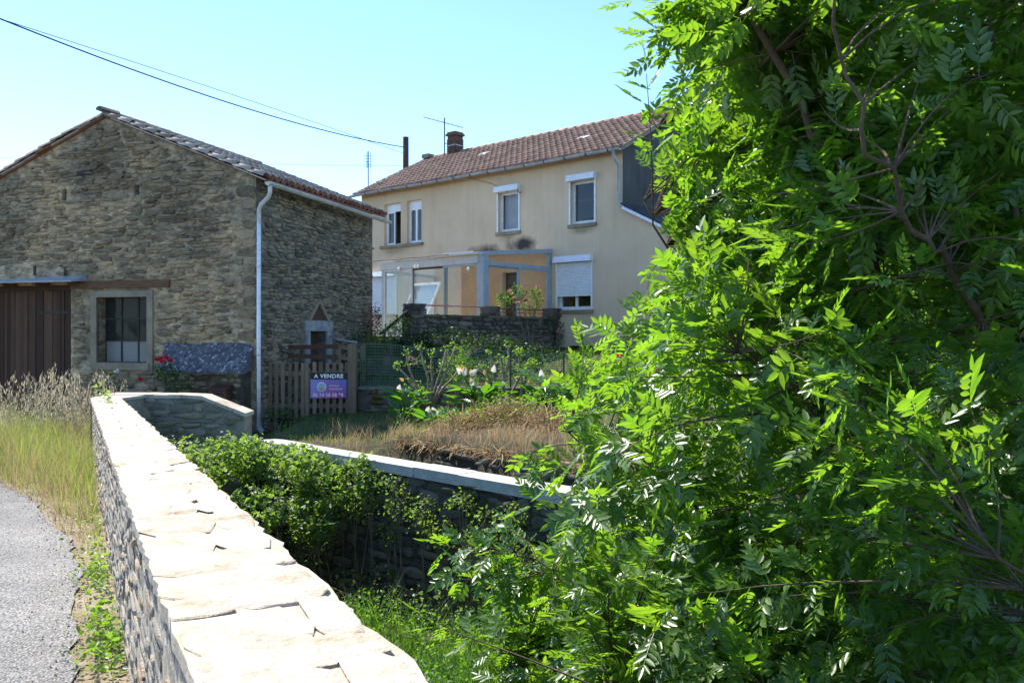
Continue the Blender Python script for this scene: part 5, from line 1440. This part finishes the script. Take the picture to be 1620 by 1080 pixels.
for i in near_i:
    ob = bpy.data.objects.new('leaf', ash_me[int(R.integers(len(ASH)))]); COL.objects.link(ob); ob.parent = tree; ob.matrix_parent_inverse = tinv
    m3 = MX[i]; t = LT[i]
    ob.matrix_basis = Matrix([[*m3[0], t[0]], [*m3[1], t[1]], [*m3[2], t[2]], [0, 0, 0, 1]])
multi_inst('crown', ASH, MX[rest], LT[rest], M['ash_leaf'], tree, 'stuff', R)

def sapling(base, E, n, label, seed):
    r = np.random.default_rng(seed); t_ = thing('ash_sapling', base, label, 'sapling')
    P, d = in_ellipsoids(E, n, r, .35); b = np.array(base); mb = MB(); D_ = []; T_ = []; N_ = []
    for p in P:
        s0 = b + (p - b) * r.uniform(.25, .5) + np.array((0, 0, -.1)); m_ = (s0 + p) / 2 + r.normal(0, .05, 3)
        mb.tube([s0, m_, p], [.006, .004, .002], 4, False); dd = p - m_; dd /= np.linalg.norm(dd)
        sx = np.cross(dd, r.normal(size=3)); sx /= np.linalg.norm(sx); sy = np.cross(dd, sx)
        for k in range(5):
            f = 1 - k * .15; q = m_ + (p - m_) * f; s_ = sx if k % 2 else sy
            for sg_ in (-1, 1):
                D_.append(dd * r.uniform(.4, .8) + s_ * sg_ + np.array((0, 0, r.uniform(-.2, .3)))); T_.append(q); N_.append(np.array((0, 0, 1.)) + r.normal(0, .4, 3))
        D_.append(dd); T_.append(p); N_.append(np.array((0, 0, 1.)) + r.normal(0, .3, 3))
    for k in range(7):
        p = P[k]; mb.tube([b + r.normal(0, .06, 3) * np.array((1, 1, 0)) - np.array((0, 0, .1)), b + (p - b) * .5 + np.array((0, 0, .15)), b + (p - b) * .85], [.016, .011, .005], 6, False)
    mb.build('stems', M['bark'], t_)
    Mx = frames(np.array(D_), np.array(N_)) * r.uniform(.55, .95, len(T_))[:, None, None]
    multi_inst('leaves', ASH, Mx, np.array(T_), M['ash_leaf'], t_, 'stuff', r)
sapling((.2, 6.9, -2.15), [(.15, 6.9, -.85, .45, .45, .40), (.55, 6.9, -.6, .5, .5, .42), (.4, 6.6, -1.3, .7, .5, .4)], 130, 'bright young ash growing out of the stream bed left of the big ash', 501)
sapling((.9, 6.0, -2.15), [(.75, 6.0, -1.1, .55, .45, .5), (.4, 5.8, -1.6, .6, .4, .4)], 90, 'low ash sapling tucked under the big ash by the stream grass', 502)

# ------------------------------------------------------------------ brambles over the stream wall
TRI = []
for k in range(3):
    Vs = []; Fs = []; off = 0
    for a in (-1.15, 0, 1.15):
        v, f = leaflet(1.0 if a == 0 else .85, .68, .12, .15); c, s_ = math.cos(a), math.sin(a)
        Rm = np.array([[c, -s_, 0], [s_, c, 0], [0, 0, 1]]); Vs.append(v @ Rm.T + np.array((.15, 0, rng.uniform(-.05, .05)))); Fs.append(f[0] + off); off += len(v)
    TRI.append((np.concatenate(Vs), [np.concatenate(Fs)]))
BR = [(-4.35, 12.7, -.32, .6, .6, .36), (-3.75, 12.5, -.42, .6, .5, .34), (-3.1, 12.1, -.40, .55, .4, .30), (-2.5, 11.7, -.55, .5, .35, .36), (-4.6, 11.7, -.38, .55, .6, .38), (-4.35, 10.6, -.50, .35, .6, .34), (-3.5, 11.5, -.85, .6, .5, .30), (-2.75, 11.3, -1.0, .35, .3, .3), (-5.3, 12.9, -.45, .5, .4, .4), (-3.9, 12.0, -.22, .3, .3, .28), (-2.0, 11.45, -.45, .25, .25, .25), (-3.0, 11.7, -.35, .22, .25, .25)]
rb_ = random.Random(12)
for _ in range(34):
    e = rb_.choice(BR[:12]); an = rb_.uniform(0, 6.28); s_ = rb_.uniform(.10, .24)
    BR.append((e[0] + math.cos(an) * e[3] * .9, e[1] + math.sin(an) * e[4] * .9, e[2] + e[5] * rb_.uniform(-.7, 1.1), s_, s_, s_ * rb_.uniform(.5, 1.2)))
brm = thing('bramble', (-3.8, 12, -2.0), 'thick bramble thicket spilling over the stream corner below the wing wall', 'bramble')
foliage('leaves', BR, 6500, .062, M['bramble_leaf'], brm, None, 5, TRI, 1.0, .35)
rg_ = np.random.default_rng(55); P_, d_ = in_ellipsoids(BR, 260, rg_, .98); P_ = P_[d_[:, 2] > .1]
multi_inst('blossom', SIMPLE, rand_rot(len(P_), rg_, 1.5) * .035, P_ + np.array((0, 0, .02)), M['white_petal'], brm, None, rg_)
r_ = random.Random(4); mb = MB()
for _ in range(40):
    e = r_.choice(BR); a = Vector((e[0] + r_.uniform(-.5, .5), e[1] + r_.uniform(-.5, .5), -2.1)); b = Vector((e[0] + r_.uniform(-1, 1) * e[3], e[1] + r_.uniform(-1, 1) * e[4], e[2] + r_.uniform(-.6, .5) * e[5]))
    m_ = (a + b) / 2 + Vector((r_.uniform(-.3, .3), r_.uniform(-.3, .3), .4)); mb.tube([a, a * .4 + m_ * .6, m_, m_ * .4 + b * .6, b], [.008, .007, .006, .005, .003], 4, False)
mb.build('canes', M['stem'], brm)
def cane(pts, n, label, seed, size=.06):
    t_ = thing('bramble_cane', pts[0], label, 'bramble')
    mb = MB(); mb.tube(pts, list(np.linspace(.007, .002, len(pts))), 5); mb.build('stem', M['stem'], t_)
    r = np.random.default_rng(seed); P = np.array(pts); k = r.uniform(0, len(P) - 1.01, n); i = k.astype(int); f = (k - i)[:, None]
    T = P[i] * (1 - f) + P[i + 1] * f + r.normal(0, .035, (n, 3))
    multi_inst('leaves', TRI, rand_rot(n, r, 1.2) * (size * r.uniform(.6, 1.2, n))[:, None, None], T, M['bramble_leaf'], t_, None, r)
cane([(-5.0, 11.3, -.1), (-5.25, 11.2, .35), (-5.55, 11.4, .62), (-5.95, 11.9, .72), (-6.25, 12.3, .78)], 46, 'arching bramble shoot leaning over the far end of the parapet cap', 3)
cane([(-4.4, 10.2, -.4), (-4.35, 9.6, .0), (-4.1, 9.2, .12), (-3.7, 9.0, .02)], 40, 'bramble shoot poking out from behind the parapet over the dark stream', 4)
def hanging(E, label, seed, n=500, size=.05):
    t_ = thing('wall_creeper', (E[0][0], E[0][1], -2), label, 'creeper')
    foliage('leaves', E, n, size, M['bramble_leaf'], t_, None, seed, SIMPLE + TRI[:0], .5, .3)
    mb = MB()
    for e in E:
        for k in range(3): mb.tube([(e[0] + .06 * k - .06, e[1] - .02, -2.1), (e[0] - .05 * k, e[1], e[2] - .1), (e[0] + .04 * k, e[1], e[2] + e[5] * .8)], .005, 4, False)
    mb.build('stems', M['stem'], t_)
def rf(a, o, z): return RF(a, o, z)
hanging([(*rf(3.15, .14, -.62), .33, .22, .34), (*rf(2.8, .16, -.85), .35, .22, .25)], 'bright creeper climbing the retaining wall next to the bramble thicket', 31, 650)
hanging([(*rf(4.2, .12, -.75), .30, .18, .26), (*rf(4.55, .12, -.95), .25, .16, .22)], 'creeper in the middle of the shaded retaining wall under the coping', 32, 520)
hanging([(*rf(5.1, .12, -.98), .18, .14, .18)], 'small pale creeper sprig low on the retaining wall', 33, 160)
hanging([(*rf(5.75, .14, -.62), .25, .18, .26), (*rf(6.0, .14, -1.0), .25, .2, .3)], 'creeper hanging by the end pillar of the retaining wall', 34, 480)
hanging([(*rf(3.6, .10, -.45), .30, .14, .14), (*rf(3.75, .12, -.70), .28, .15, .22), (*rf(3.5, .12, -1.1), .22, .14, .22)], 'creeper draped below the coping between the bramble and the wall middle', 36, 460)
hanging([(*rf(4.95, .10, -.50), .30, .13, .14), (*rf(5.3, .12, -.70), .22, .14, .2)], 'thin creeper trailing just under the right part of the coping', 37, 330)
hanging([(*rf(1.9, .5, -1.5), .6, .3, .35), (*rf(3.4, .3, -1.8), .8, .3, .3), (*rf(4.9, .3, -1.8), .7, .3, .3)], 'dark shaded weeds at the foot of the retaining wall', 35, 900)

# ------------------------------------------------------------------ stream-bed growth
r = np.random.default_rng(77)
n = 30000
y = r.uniform(4.0, 10.4, n); x = PR(y) + .35 + r.random(n) * (3.0 - PR(y)) * .95
q = -((x - RA[0]) * RN[0] + (y - RA[1]) * RN[1])
ok = (q < -.9) & (x > -2.6 + .0 * y) & (x < 2.4)
P = np.stack([x, y, np.full(n, -2.15)], 1)[ok]
hump = .45 + .25 * np.sin(P[:, 0] * 2.1 + 1) * np.sin(P[:, 1] * 1.7) + .45 * sstep(P[:, 0], -1.8, .6)
hh = hump * r.uniform(.45, 1.2, len(P)) + .12
grass('stream_grass', P, hh, M['weed_leaf'], .011, 5)
Q = P[r.choice(len(P), 22000)]; h2 = .45 + .25 * np.sin(Q[:, 0] * 2.1 + 1) * np.sin(Q[:, 1] * 1.7) + .45 * sstep(Q[:, 0], -1.8, .6)
Q = Q + np.stack([r.normal(0, .03, len(Q)), r.normal(0, .03, len(Q)), h2 * r.random(len(Q)) ** .4 + .05], 1)
multi_inst('stream_weeds', SIMPLE, rand_rot(len(Q), r, 1.0) * (.045 * r.uniform(.5, 1.3, len(Q)))[:, None, None], Q, M['weed_leaf'], None, 'stuff', r)
for nm, lb in (('stream_grass', 'long green grass filling the sunny stream bed'), ('stream_weeds', 'small leafy weeds covering the sunny stream bed')):
    tag(bpy.data.objects[nm], lb, 'weeds' if 'weed' in nm else 'grass')

# ------------------------------------------------------------------ verge beside the road
r = np.random.default_rng(78)
ex_ = np.array([e[0] for e in edge]); ey_ = np.array([e[1] for e in edge])
def xroad(y): return np.interp(y, ey_, ex_)
n = 60000
y = r.uniform(2.5, 16.3, n); x = r.uniform(-12, 0, n)
right = np.where(y < 13.2, PL(y) - .02, np.where(y < 14.3, -6.9, -5.3))
barn_y = 16.5 + .2867 * ((-5.14 - x) / .958) - .12
ok = (x > xroad(y) + .05 * r.normal(size=n)) & (x < right) & (y < barn_y) & ~((x > -7.3) & (y > barn_y - .75))
P = np.stack([x, y, -0.029 * np.clip(y, 0, 16) - .01], 1)[ok]
P[:, 2] = np.minimum(P[:, 2], hground(P[:, 0], P[:, 1]) + .01)
edge_d = P[:, 0] - xroad(P[:, 1])
hgt = np.where(P[:, 1] < 6.5, .14, .10 + .14 * np.clip(P[:, 1] - 6.2, 0, 4.5)) * (0.35 + .65 * sstep(edge_d, 0, .6))
dens = r.random(len(P)) < np.where(P[:, 1] < 7, .75, np.where(edge_d < .15, .45, 1.0))
P = P[dens]; hgt = hgt[dens]
hgt = hgt * r.uniform(.5, 1.35, len(P)) * (.8 + .35 * np.sin(P[:, 0] * 3.3) * np.sin(P[:, 1] * 2.7))
g_ = grass('verge_grass', P, np.maximum(hgt, .05), M['verge_grass'], .0075, 6); tag(g_, 'tall half-dry grass on the verge between the road and parapet', 'grass')
S_ = P[r.choice(len(P), 9000)]; S_ = S_[(S_[:, 1] > 6)]
g_ = grass('verge_straw', S_, .08 + .13 * np.clip(S_[:, 1] - 6, 0, 4) * r.uniform(.6, 1.3, len(S_)), M['straw'], .005, 16); tag(g_, 'dry straw stalks standing among the verge grass', 'straw')
# weeds at the parapet foot
nw = 1100; y = np.concatenate([r.normal(4.5, .25, 350), r.normal(5.9, .3, 200), r.uniform(4, 12, 550)]); x = PL(y) - np.abs(r.normal(.05, .10, nw))
Pw = np.stack([x, y, -.029 * y + np.abs(r.normal(0, .07, nw)) + .01], 1)
w_ = multi_inst('verge_weeds', SIMPLE, rand_rot(nw, r, 1.0) * (.036 * r.uniform(.4, 1.4, nw))[:, None, None], Pw, M['shrub_leaf'], None, 'stuff', r); tag(w_, 'broad-leaved green weeds along the foot of the parapet', 'weeds')
# wild oats in front of the barn door
OATS = []
for s_ in range(4):
    rr = np.random.default_rng(300 + s_); Vs = []; Fs = []; off = 0
    for k in range(26):
        f = rr.uniform(.52, 1.0); ang = rr.uniform(0, 6.28); sp = .13 * (1.06 - f) * 2.0
        c = np.array((math.cos(ang) * sp, math.sin(ang) * sp + .10 * f * f, f - .02)); v, ff = leaflet(.042, .30, .3, .2)
        d = np.array((math.cos(ang) * .4, math.sin(ang) * .4, -1.0)); Rm = frames(d[None], np.array([[math.cos(ang), math.sin(ang), .3]]))[0]
        Vs.append(v @ Rm.T + c); Fs.append(ff[0] + off); off += len(v)
    for k in range(5):
        z0, z1 = k / 5, (k + 1) / 5; w = .0035
        for (ux, uy) in ((1, 0), (0, 1)):
            Vs.append(np.array([(-w * ux, .10 * z0 * z0 - w * uy, z0), (w * ux, .10 * z0 * z0 + w * uy, z0), (w * ux, .10 * z1 * z1 + w * uy, z1), (0, .10 * z1 * z1, z1 + .002), (-w * ux, .10 * z1 * z1 - w * uy, z1)])); Fs.append(np.array([(0, 1, 2, 3, 4)]) + off); off += 5
    me = np_mesh('seed_head', np.concatenate(Vs[:26]), np.concatenate(Fs[:26])); me.materials.append(M['oat'])
    st2 = MB(); st2.tube([(0, .10 * (k / 5) ** 2, k / 5) for k in range(6)], [.0035, .0033, .003, .0028, .0025, .002], 4)
    for k in range(26):
        c = np.concatenate(Vs[:26])[k * 7]; z_ = min(c[2] + .02, 1.0); st2.tube([(0, .10 * z_ * z_, z_), tuple(c)], .0012, 3, False)
    m2 = bpy.data.meshes.new('wild_oat'); m2.from_pydata(st2.v, [], st2.f); m2.materials.append(M['oat']); OATS.append((m2, me))
for k in range(85):
    yy = r.uniform(12.0, 15.2); xx = r.uniform(-8.9, -7.0) if k < 66 else r.uniform(-7.0, -6.6)
    if k >= 66: yy = r.uniform(12.6, 14.6)
    if xx > PL(min(yy, 13.2)) - .05: xx = PL(min(yy, 13.2)) - .1
    ob = bpy.data.objects.new('wild_oat', OATS[k % 4][0]); COL.objects.link(ob); h_ = r.uniform(.85, 1.5)
    ob.location = (xx, yy, float(hground(xx, yy)) - .02); ob.rotation_euler = (r.normal(0, .09), r.normal(0, .09), r.uniform(0, 6.28)); ob.scale = (h_, h_, h_)
    tag(ob, 'tall dry wild oat stalk with pale seed heads before the barn door', 'wild oat', 'wild oats by the barn door')
    hd = bpy.data.objects.new('seed_head', OATS[k % 4][1]); COL.objects.link(hd); hd.parent = ob; hd['kind'] = 'stuff'

# ------------------------------------------------------------------ dry bank
r = np.random.default_rng(79); n = 13000
a = r.uniform(.3, 7.5, n); o = -np.where(a < 2.4, r.uniform(.32, 3.6, n), r.uniform(1.0, 3.6, n))
P = np.array([RF(aa, oo, 0) for aa, oo in zip(a, o)]); P[:, 2] = hground(P[:, 0], P[:, 1])
ok = (P[:, 1] < 16.7) & (P[:, 0] > -4.2); P = P[ok]; oo = o[ok]
cl_ = .5 + .5 * np.sin(P[:, 0] * 5.3 + 2 * np.sin(P[:, 1] * 3.1)) * np.sin(P[:, 1] * 4.7 + 1.5 * np.sin(P[:, 0] * 2.9)); kp = r.random(len(P)) < .25 + .75 * cl_
P = P[kp]; oo = oo[kp]; cl_ = cl_[kp]
g_ = grass('dry_grass', P, np.where((oo > -1.5) & (oo < -.9), .19, .12) * (.35 + 1.3 * cl_) * r.uniform(.5, 1.6, len(P)), M['straw'], .007, 8, temps=BLADES[1:]); tag(g_, 'matted dry brown grass on the garden bank', 'grass')
n = 1000; a = r.uniform(2.3, 7.2, n); P = np.array([RF(aa, oo, -.05) for aa, oo in zip(a, r.uniform(-1.15, -.95, n))])
V_ = rand_rot(n, r, 0); dd = np.tile(np.array((RN[0], RN[1], -.9)), (n, 1)) + r.normal(0, .8, (n, 3))
g_ = multi_inst('hanging_straw', NARROW, frames(dd, r.normal(size=(n, 3))) * (.20 * r.uniform(.3, 1.3, n))[:, None, None] * np.array((1, .16, 1.0)), P, M['straw'], None, 'stuff', r); tag(g_, 'dry straw hanging over the edge of the dry stone wall', 'straw')
n = 6000; P = np.stack([r.uniform(-5, .6, n), r.uniform(13.2, 16.7, n), np.zeros(n)], 1); P[:, 2] = hground(P[:, 0], P[:, 1]); qq = -((P[:, 0] - RA[0]) * RN[0] + (P[:, 1] - RA[1]) * RN[1]); P = P[(qq > .35) & (P[:, 0] > -4.6)]
g_ = grass('shade_grass', P, r.uniform(.04, .16, len(P)), M['weed_leaf'], .007, 9); tag(g_, 'short sparse green grass in the shade below the picket fence', 'grass')
n = 14000; P = np.stack([r.uniform(-3.1, 9, n), r.uniform(10.5, 24, n), np.zeros(n)], 1)
qq = -((P[:, 0] - RA[0]) * RN[0] + (P[:, 1] - RA[1]) * RN[1]); hs = (3.23 - P[:, 0]) * .665 + (24 - P[:, 1]) * .747
P = P[(qq > 1.3) & (hs > .1) & ((P[:, 1] > 17.2) | (P[:, 0] > .7))]; P[:, 2] = hground(P[:, 0], P[:, 1])
g_ = grass('garden_grass', P, r.uniform(.08, .28, len(P)), M['weed_leaf'], .012, 10); tag(g_, 'rough green grass of the upper garden behind the mesh fence', 'grass')
# tufty golden bush at the right of the bank
tb = thing('dry_bush', (-.1, 13.6, -.1), 'mounded dry bush of brown stalks with yellow green tips on the bank', 'bush')
n = 3000; r2 = np.random.default_rng(80); P, d = in_ellipsoids([(-.15, 13.4, .12, .55, .5, .30), (-.9, 13.2, .0, .4, .35, .20), (.5, 13.0, .1, .4, .4, .26)], n, r2, .2)
multi_inst('stalks', NARROW, frames(d + np.array((0, -.2, -.3)) + r2.normal(0, .7, (n, 3)), r2.normal(size=(n, 3))) * (.22 * r2.uniform(.3, 1.3, n))[:, None, None] * np.array((1, .16, 1.0)), P, M['straw'], tb, None, r2)
foliage('green_tips', [(-.1, 13.6, .30, .6, .45, .25), (-.7, 13.6, .15, .6, .4, .2)], 1100, .05, M['shrub_leaf'], tb, None, 81)

# ------------------------------------------------------------------ garden plants
def pruned(base, stems, label, seed, leaf=.05, nl=42, lm='shrub_leaf'):
    t_ = thing('pruned_shrub', base, label, 'shrub'); rr = random.Random(seed)
    L = []
    for tip in stems:
        tip = Vector(tip); b = Vector(base); m_ = b.lerp(tip, .5) + Vector((rr.uniform(-.08, .08), rr.uniform(-.05, .05), rr.uniform(-.03, .05))); m2 = m_.lerp(tip, .55) + Vector((rr.uniform(-.05, .05), 0, 0))
        mb = MB(); mb.tube([b - Vector((0, 0, .1)), b.lerp(m_, .5), m_, m2, tip], [.028, .026, .022, .020, .014], 6); mb.build('stem', M['stem'], t_, smooth=True)
        L.append((tip.x, tip.y, tip.z + .03, .10, .09, .10)); L.append((m2.x, m2.y, m2.z, .06, .06, .08))
    foliage('leaf_tufts', L, nl * len(stems), leaf, M[lm], t_, None, seed, SIMPLE, .9, .1)
pruned((-1.55, 15.3, .12), [(-1.95, 15.2, 1.22), (-1.72, 15.3, 1.30), (-1.5, 15.3, 1.18), (-1.22, 15.2, 1.28), (-1.05, 15.2, 1.30), (-2.1, 15.1, .95), (-.98, 15.3, .92)], 'pruned shrub with several thick leaning stems and bright leaf tufts', 91)
pruned((-.2, 15.2, .2), [(-.42, 15.2, 1.18), (-.22, 15.2, 1.10), (-.08, 15.25, 1.36), (-.55, 15.2, .95), (.2, 15.2, .9)], 'slim pruned shrub with knobbly tufted tips behind the white lilies', 92)
pruned((.12, 15.0, .1), [(.12, 15.0, 1.20), (.38, 15.0, 1.0)], 'two bare stems topped by one round green tuft', 93, nl=150)
SPATHE = [(np.array([(0, 0, 0), (.35, .30, .28), (.8, .22, .30), (1.1, 0, .12), (.8, -.22, .30), (.35, -.30, .28), (.5, 0, -.05)]), [np.array([(0, 6, 2, 1), (6, 3, 2, 2), (0, 5, 4, 6), (6, 4, 4, 3)])])]
SPATHE = [(np.array([(0, 0, 0), (.35, .30, .28), (.8, .22, .30), (1.1, 0, .12), (.8, -.22, .30), (.35, -.30, .28), (.5, 0, -.05)]), [np.array([(0, 6, 1), (1, 6, 2), (2, 6, 3), (3, 6, 4), (4, 6, 5), (5, 6, 0)])])]
def lily(c, n, label, seed, h=.55, flowers=6, dead=3, w=.28):
    t_ = thing('calla_lily', c, label, 'lily'); r = np.random.default_rng(seed)
    a = r.uniform(0, 6.28, n); rad = r.uniform(.1, 1, n) * w
    P = np.stack([c[0] + np.cos(a) * rad, c[1] + np.sin(a) * rad * .7, c[2] + r.uniform(.1, h * .8, n)], 1)
    d = np.stack([np.cos(a), np.sin(a), r.uniform(.2, 1.1, n)], 1)
    multi_inst('leaves', [leaflet(1, .55, .15, .25), leaflet(1, .45, .12, .35)], frames(d, np.tile((0, 0, 1.0), (n, 1)) + r.normal(0, .3, (n, 3))) * (.32 * r.uniform(.7, 1.25, n))[:, None, None], P, M['lily_leaf'], t_, None, r)
    mb = MB()
    for p in P[::2]: mb.tube([(c[0], c[1], c[2] - .1), tuple((np.array(c) + p) / 2 + np.array((0, 0, .05))), tuple(p)], .007, 4, False)
    F = []
    for k in range(flowers + dead):
        aa = r.uniform(0, 6.28); q = (c[0] + math.cos(aa) * w * r.uniform(.3, 1.15), c[1] - abs(math.sin(aa)) * w * .6, c[2] + h * r.uniform(.75, 1.3)); F.append(q)
        mb.tube([(c[0], c[1], c[2] - .05), ((c[0] + q[0]) / 2, (c[1] + q[1]) / 2, (c[2] + q[2]) / 2 + .1), q], .006, 4, False)
    mb.build('stalks', M['lily_leaf'], t_)
    for k, q in enumerate(F):
        dd = np.array([[r.normal(0, .6), -.4 + r.normal(0, .3), .7]]); Mx = frames(dd, np.array([[0, -1, .3]]))[0] * (.17 if k < flowers else .11)
        v = SPATHE[0][0] @ Mx.T + np.array(q); np_obj('flower', v, SPATHE[0][1], M['white_petal'] if k < flowers else M['orange_petal'], t_)
lily((-1.95, 15.0, .0), 26, 'calla lily clump with upright leaves and one white bloom by the low wall', 101, .62, 1, 1)
lily((-.62, 14.9, .15), 46, 'largest calla lily clump with white and faded orange blooms', 102, .62, 6, 6, .42)
lily((.62, 14.8, .12), 40, 'calla lily clump with many blooms beside the ash branches', 103, .62, 5, 6, .34)
lily((-1.35, 14.2, -.02), 16, 'low lily plant with pale blooms on the dry bank', 104, .2, 3, 0)
def bush(name, E, n, size, mat, label, seed, cat='bush', flowers=None, base=None, temps=SIMPLE, group=None):
    b = base or (E[0][0], E[0][1], float(hground(E[0][0], E[0][1])))
    t_ = thing(name, b, label, cat, group)
    foliage('foliage', E, n, size, M[mat], t_, None, seed, temps, .7, .35)
    mb = MB(); rr = random.Random(seed)
    for e in E:
        for k in range(4): mb.tube([(b[0] + rr.uniform(-.08, .08), b[1] + rr.uniform(-.05, .05), b[2] - .1), ((b[0] + e[0]) / 2 + rr.uniform(-.1, .1), (b[1] + e[1]) / 2, (b[2] + e[2]) / 2 + .1), (e[0] + rr.uniform(-.6, .6) * e[3], e[1] + rr.uniform(-.5, .5) * e[4], e[2] + rr.uniform(-.2, .7) * e[5])], [.014, .010, .004], 5, False)
    mb.build('stems', M['stem'], t_)
    if flowers:
        mat_, pts, size_ = flowers; rg = np.random.default_rng(seed + 5)
        for p in pts:
            m_ = 14; d = rg.normal(size=(m_, 3)); d[:, 2] = np.abs(d[:, 2]) * .8; d /= np.linalg.norm(d, axis=1)[:, None]
            V, F = inst(*SIMPLE[1], frames(d, rg.normal(size=(m_, 3))) * size_, np.tile(np.array(p), (m_, 1))); np_obj('bloom', V, F, M[mat_], t_)
    return t_
def pxw(px, py, Y): return ((px - 810) / 1300 * Y, Y, 1.6 + (525 - py) / 1300 * Y)
def el(px, py, Y, a, b, c): return (*pxw(px, py, Y), a, b, c)
bush('geranium', [el(262, 590, 16.1, .26, .2, .22), el(285, 610, 16.0, .25, .2, .2)], 420, .06, 'dark_leaf', 'red flowering geranium beside the slate lean-to and barn window', 111, 'flower', ('red_petal', [pxw(248, 570, 16.0), pxw(253, 568, 15.95), pxw(263, 567, 15.95), pxw(269, 571, 16.0), pxw(257, 573, 15.95), pxw(222, 601, 15.9)], .075), (-6.75, 16.1, -.4))
bush('white_flower', [el(180, 612, 15.6, .25, .15, .25)], 120, .05, 'dark_leaf', 'weedy plant with a flat white flower head below the barn window', 112, 'flower', ('white_petal', [pxw(185, 588, 15.6)], .07), (-7.55, 15.6, -.42))
bush('rose_bush', [el(985, 560, 18.0, .35, .3, .45), el(1000, 530, 18.0, .3, .3, .3), el(960, 600, 18, .35, .3, .3)], 900, .065, 'dark_leaf', 'rose bush with red blooms half hidden behind the ash', 113, 'rose', ('red_petal', [pxw(x_, y_, 17.65) for x_, y_ in ((977, 563), (997, 561), (982, 577), (1001, 532), (1008, 574), (1012, 531), (990, 590))], .085))
bush('leafy_bush', [el(922, 575, 17.4, .30, .28, .26), el(925, 610, 17.4, .28, .25, .3)], 700, .06, 'shrub_leaf', 'rounded bright green bush in front of the cellar hatch', 114)
bush('climbing_rose', [(*HW(2.6, 1.7, 2.75), .3, .15, .3), (*HW(2.55, 2.3, 2.55), .35, .15, .25), (*HW(2.55, .9, 2.65), .25, .15, .3), (*HW(2.55, 1.2, 2.35), .4, .12, .2)], 520, .085, 'shrub_leaf', 'climbing rose with pink blooms on the terrace rail', 115, 'rose', ('pink_petal', [HW(2.4, 2.25, 2.75), HW(2.4, 1.9, 2.42), HW(2.4, 1.6, 2.52), HW(2.4, 1.0, 2.95), HW(2.38, 2.1, 2.55)], .11), HW(2.2, 1.5, .9))
bush('wall_rose', [(*HW(2.2, .25, 1.55), .22, .15, .45)], 150, .07, 'dark_leaf', 'sparse rose with one pink bloom at the house end of the terrace wall', 116, 'rose', ('pink_petal', [HW(2.1, .3, 1.62)], .12), HW(2.15, .3, .9))
bush('ivy_bank', [el(700, 535, 19.8, .9, .4, .28), el(780, 545, 20.3, .7, .4, .25), el(655, 545, 19.6, .5, .4, .3), el(840, 560, 20.0, .7, .4, .28), el(700, 575, 18.6, .9, .4, .2), el(800, 585, 18.4, .9, .4, .2)], 3600, .075, 'ivy_leaf_baked_shade', 'dark ivy bank at the foot of the shaded terrace wall, leaves darkened further to stand for shade', 117, 'ivy')  # lower clumps added over sunlit soil where the terrace shade is missing
bush('corner_bush', [el(572, 545, 19.3, .45, .4, .38), el(560, 585, 18.4, .4, .3, .35)], 900, .06, 'dark_leaf', 'dark bush tucked behind the far corner of the barn', 118)
bush('step_plant', [el(618, 530, 20.0, .36, .3, .28), el(632, 515, 20.2, .25, .2, .25), el(600, 540, 19.9, .3, .25, .22)], 700, .06, 'shrub_leaf', 'sunny yellow green plants around the steps handrail', 119, 'plant')
bush('red_shrub', [el(592, 500, 21.0, .22, .2, .38), el(590, 520, 20.8, .25, .2, .2)], 350, .06, 'under_tile', 'reddish dry shrub at the barn corner in front of the shuttered window', 120)
bush('feathery_plant', [el(715, 585, 16.2, .30, .25, .36), el(735, 570, 16.2, .18, .2, .36)], 900, .07, 'weed_leaf', 'feathery green plant growing through the mesh fence', 121, 'plant', None, None, NARROW)
bush('low_shrub', [el(660, 625, 15.6, .30, .3, .28), el(640, 650, 15.4, .3, .3, .18)], 600, .05, 'shrub_leaf', 'leafy green plant at the foot of the pruned shrub', 122)
bush('low_shrub', [el(775, 640, 14.6, .40, .3, .15)], 380, .045, 'shrub_leaf', 'low silvery green plant spreading below the largest lily clump', 123)
bush('bank_plant', [el(640, 665, 14.6, .35, .3, .25), el(700, 660, 14.4, .3, .25, .2)], 520, .055, 'weed_leaf', 'leafy weeds on the bank in front of the pruned shrub', 126, 'weeds')
bush('bank_plant', [el(800, 650, 14.0, .35, .3, .25), el(850, 640, 14.0, .3, .3, .28)], 560, .05, 'shrub_leaf', 'yellow green plants topping the dry bush on the bank', 127, 'plant')
bush('fence_weed', [el(440, 655, 16.2, .35, .25, .14), el(520, 660, 16.2, .5, .25, .08)], 420, .05, 'dark_leaf', 'dark weeds growing along the bottom of the picket fence', 124, 'weeds')
# trees on the slope beyond, closing the view behind the ash and the annex
for k, (cx, cy, h_, lab) in enumerate(((9.5, 19.0, 5.5, 'dense green tree standing right of the annex'), (7.0, 13.0, 4.2, 'bushy tree between the ash and the annex'))):
    t_ = thing('background_tree', (cx, cy, float(hground(cx, cy))), lab, 'tree', None)
    mb = MB(); zb = float(hground(cx, cy)); mb.tube([(cx, cy, zb - .2), (cx + .1, cy, zb + h_ * .4), (cx, cy, zb + h_ * .7)], [.18, .13, .05], 8); mb.build('trunk', M['bark'], t_)
    foliage('crown', [(cx, cy, zb + h_ * .62, 1.9, 1.7, h_ * .36), (cx - .9, cy - .6, zb + h_ * .4, 1.2, 1.1, h_ * .3), (cx + .9, cy, zb + h_ * .45, 1.3, 1.1, h_ * .3)], 9000, .13, M['shrub_leaf'], t_, None, 200 + k, SIMPLE, .6, .45)
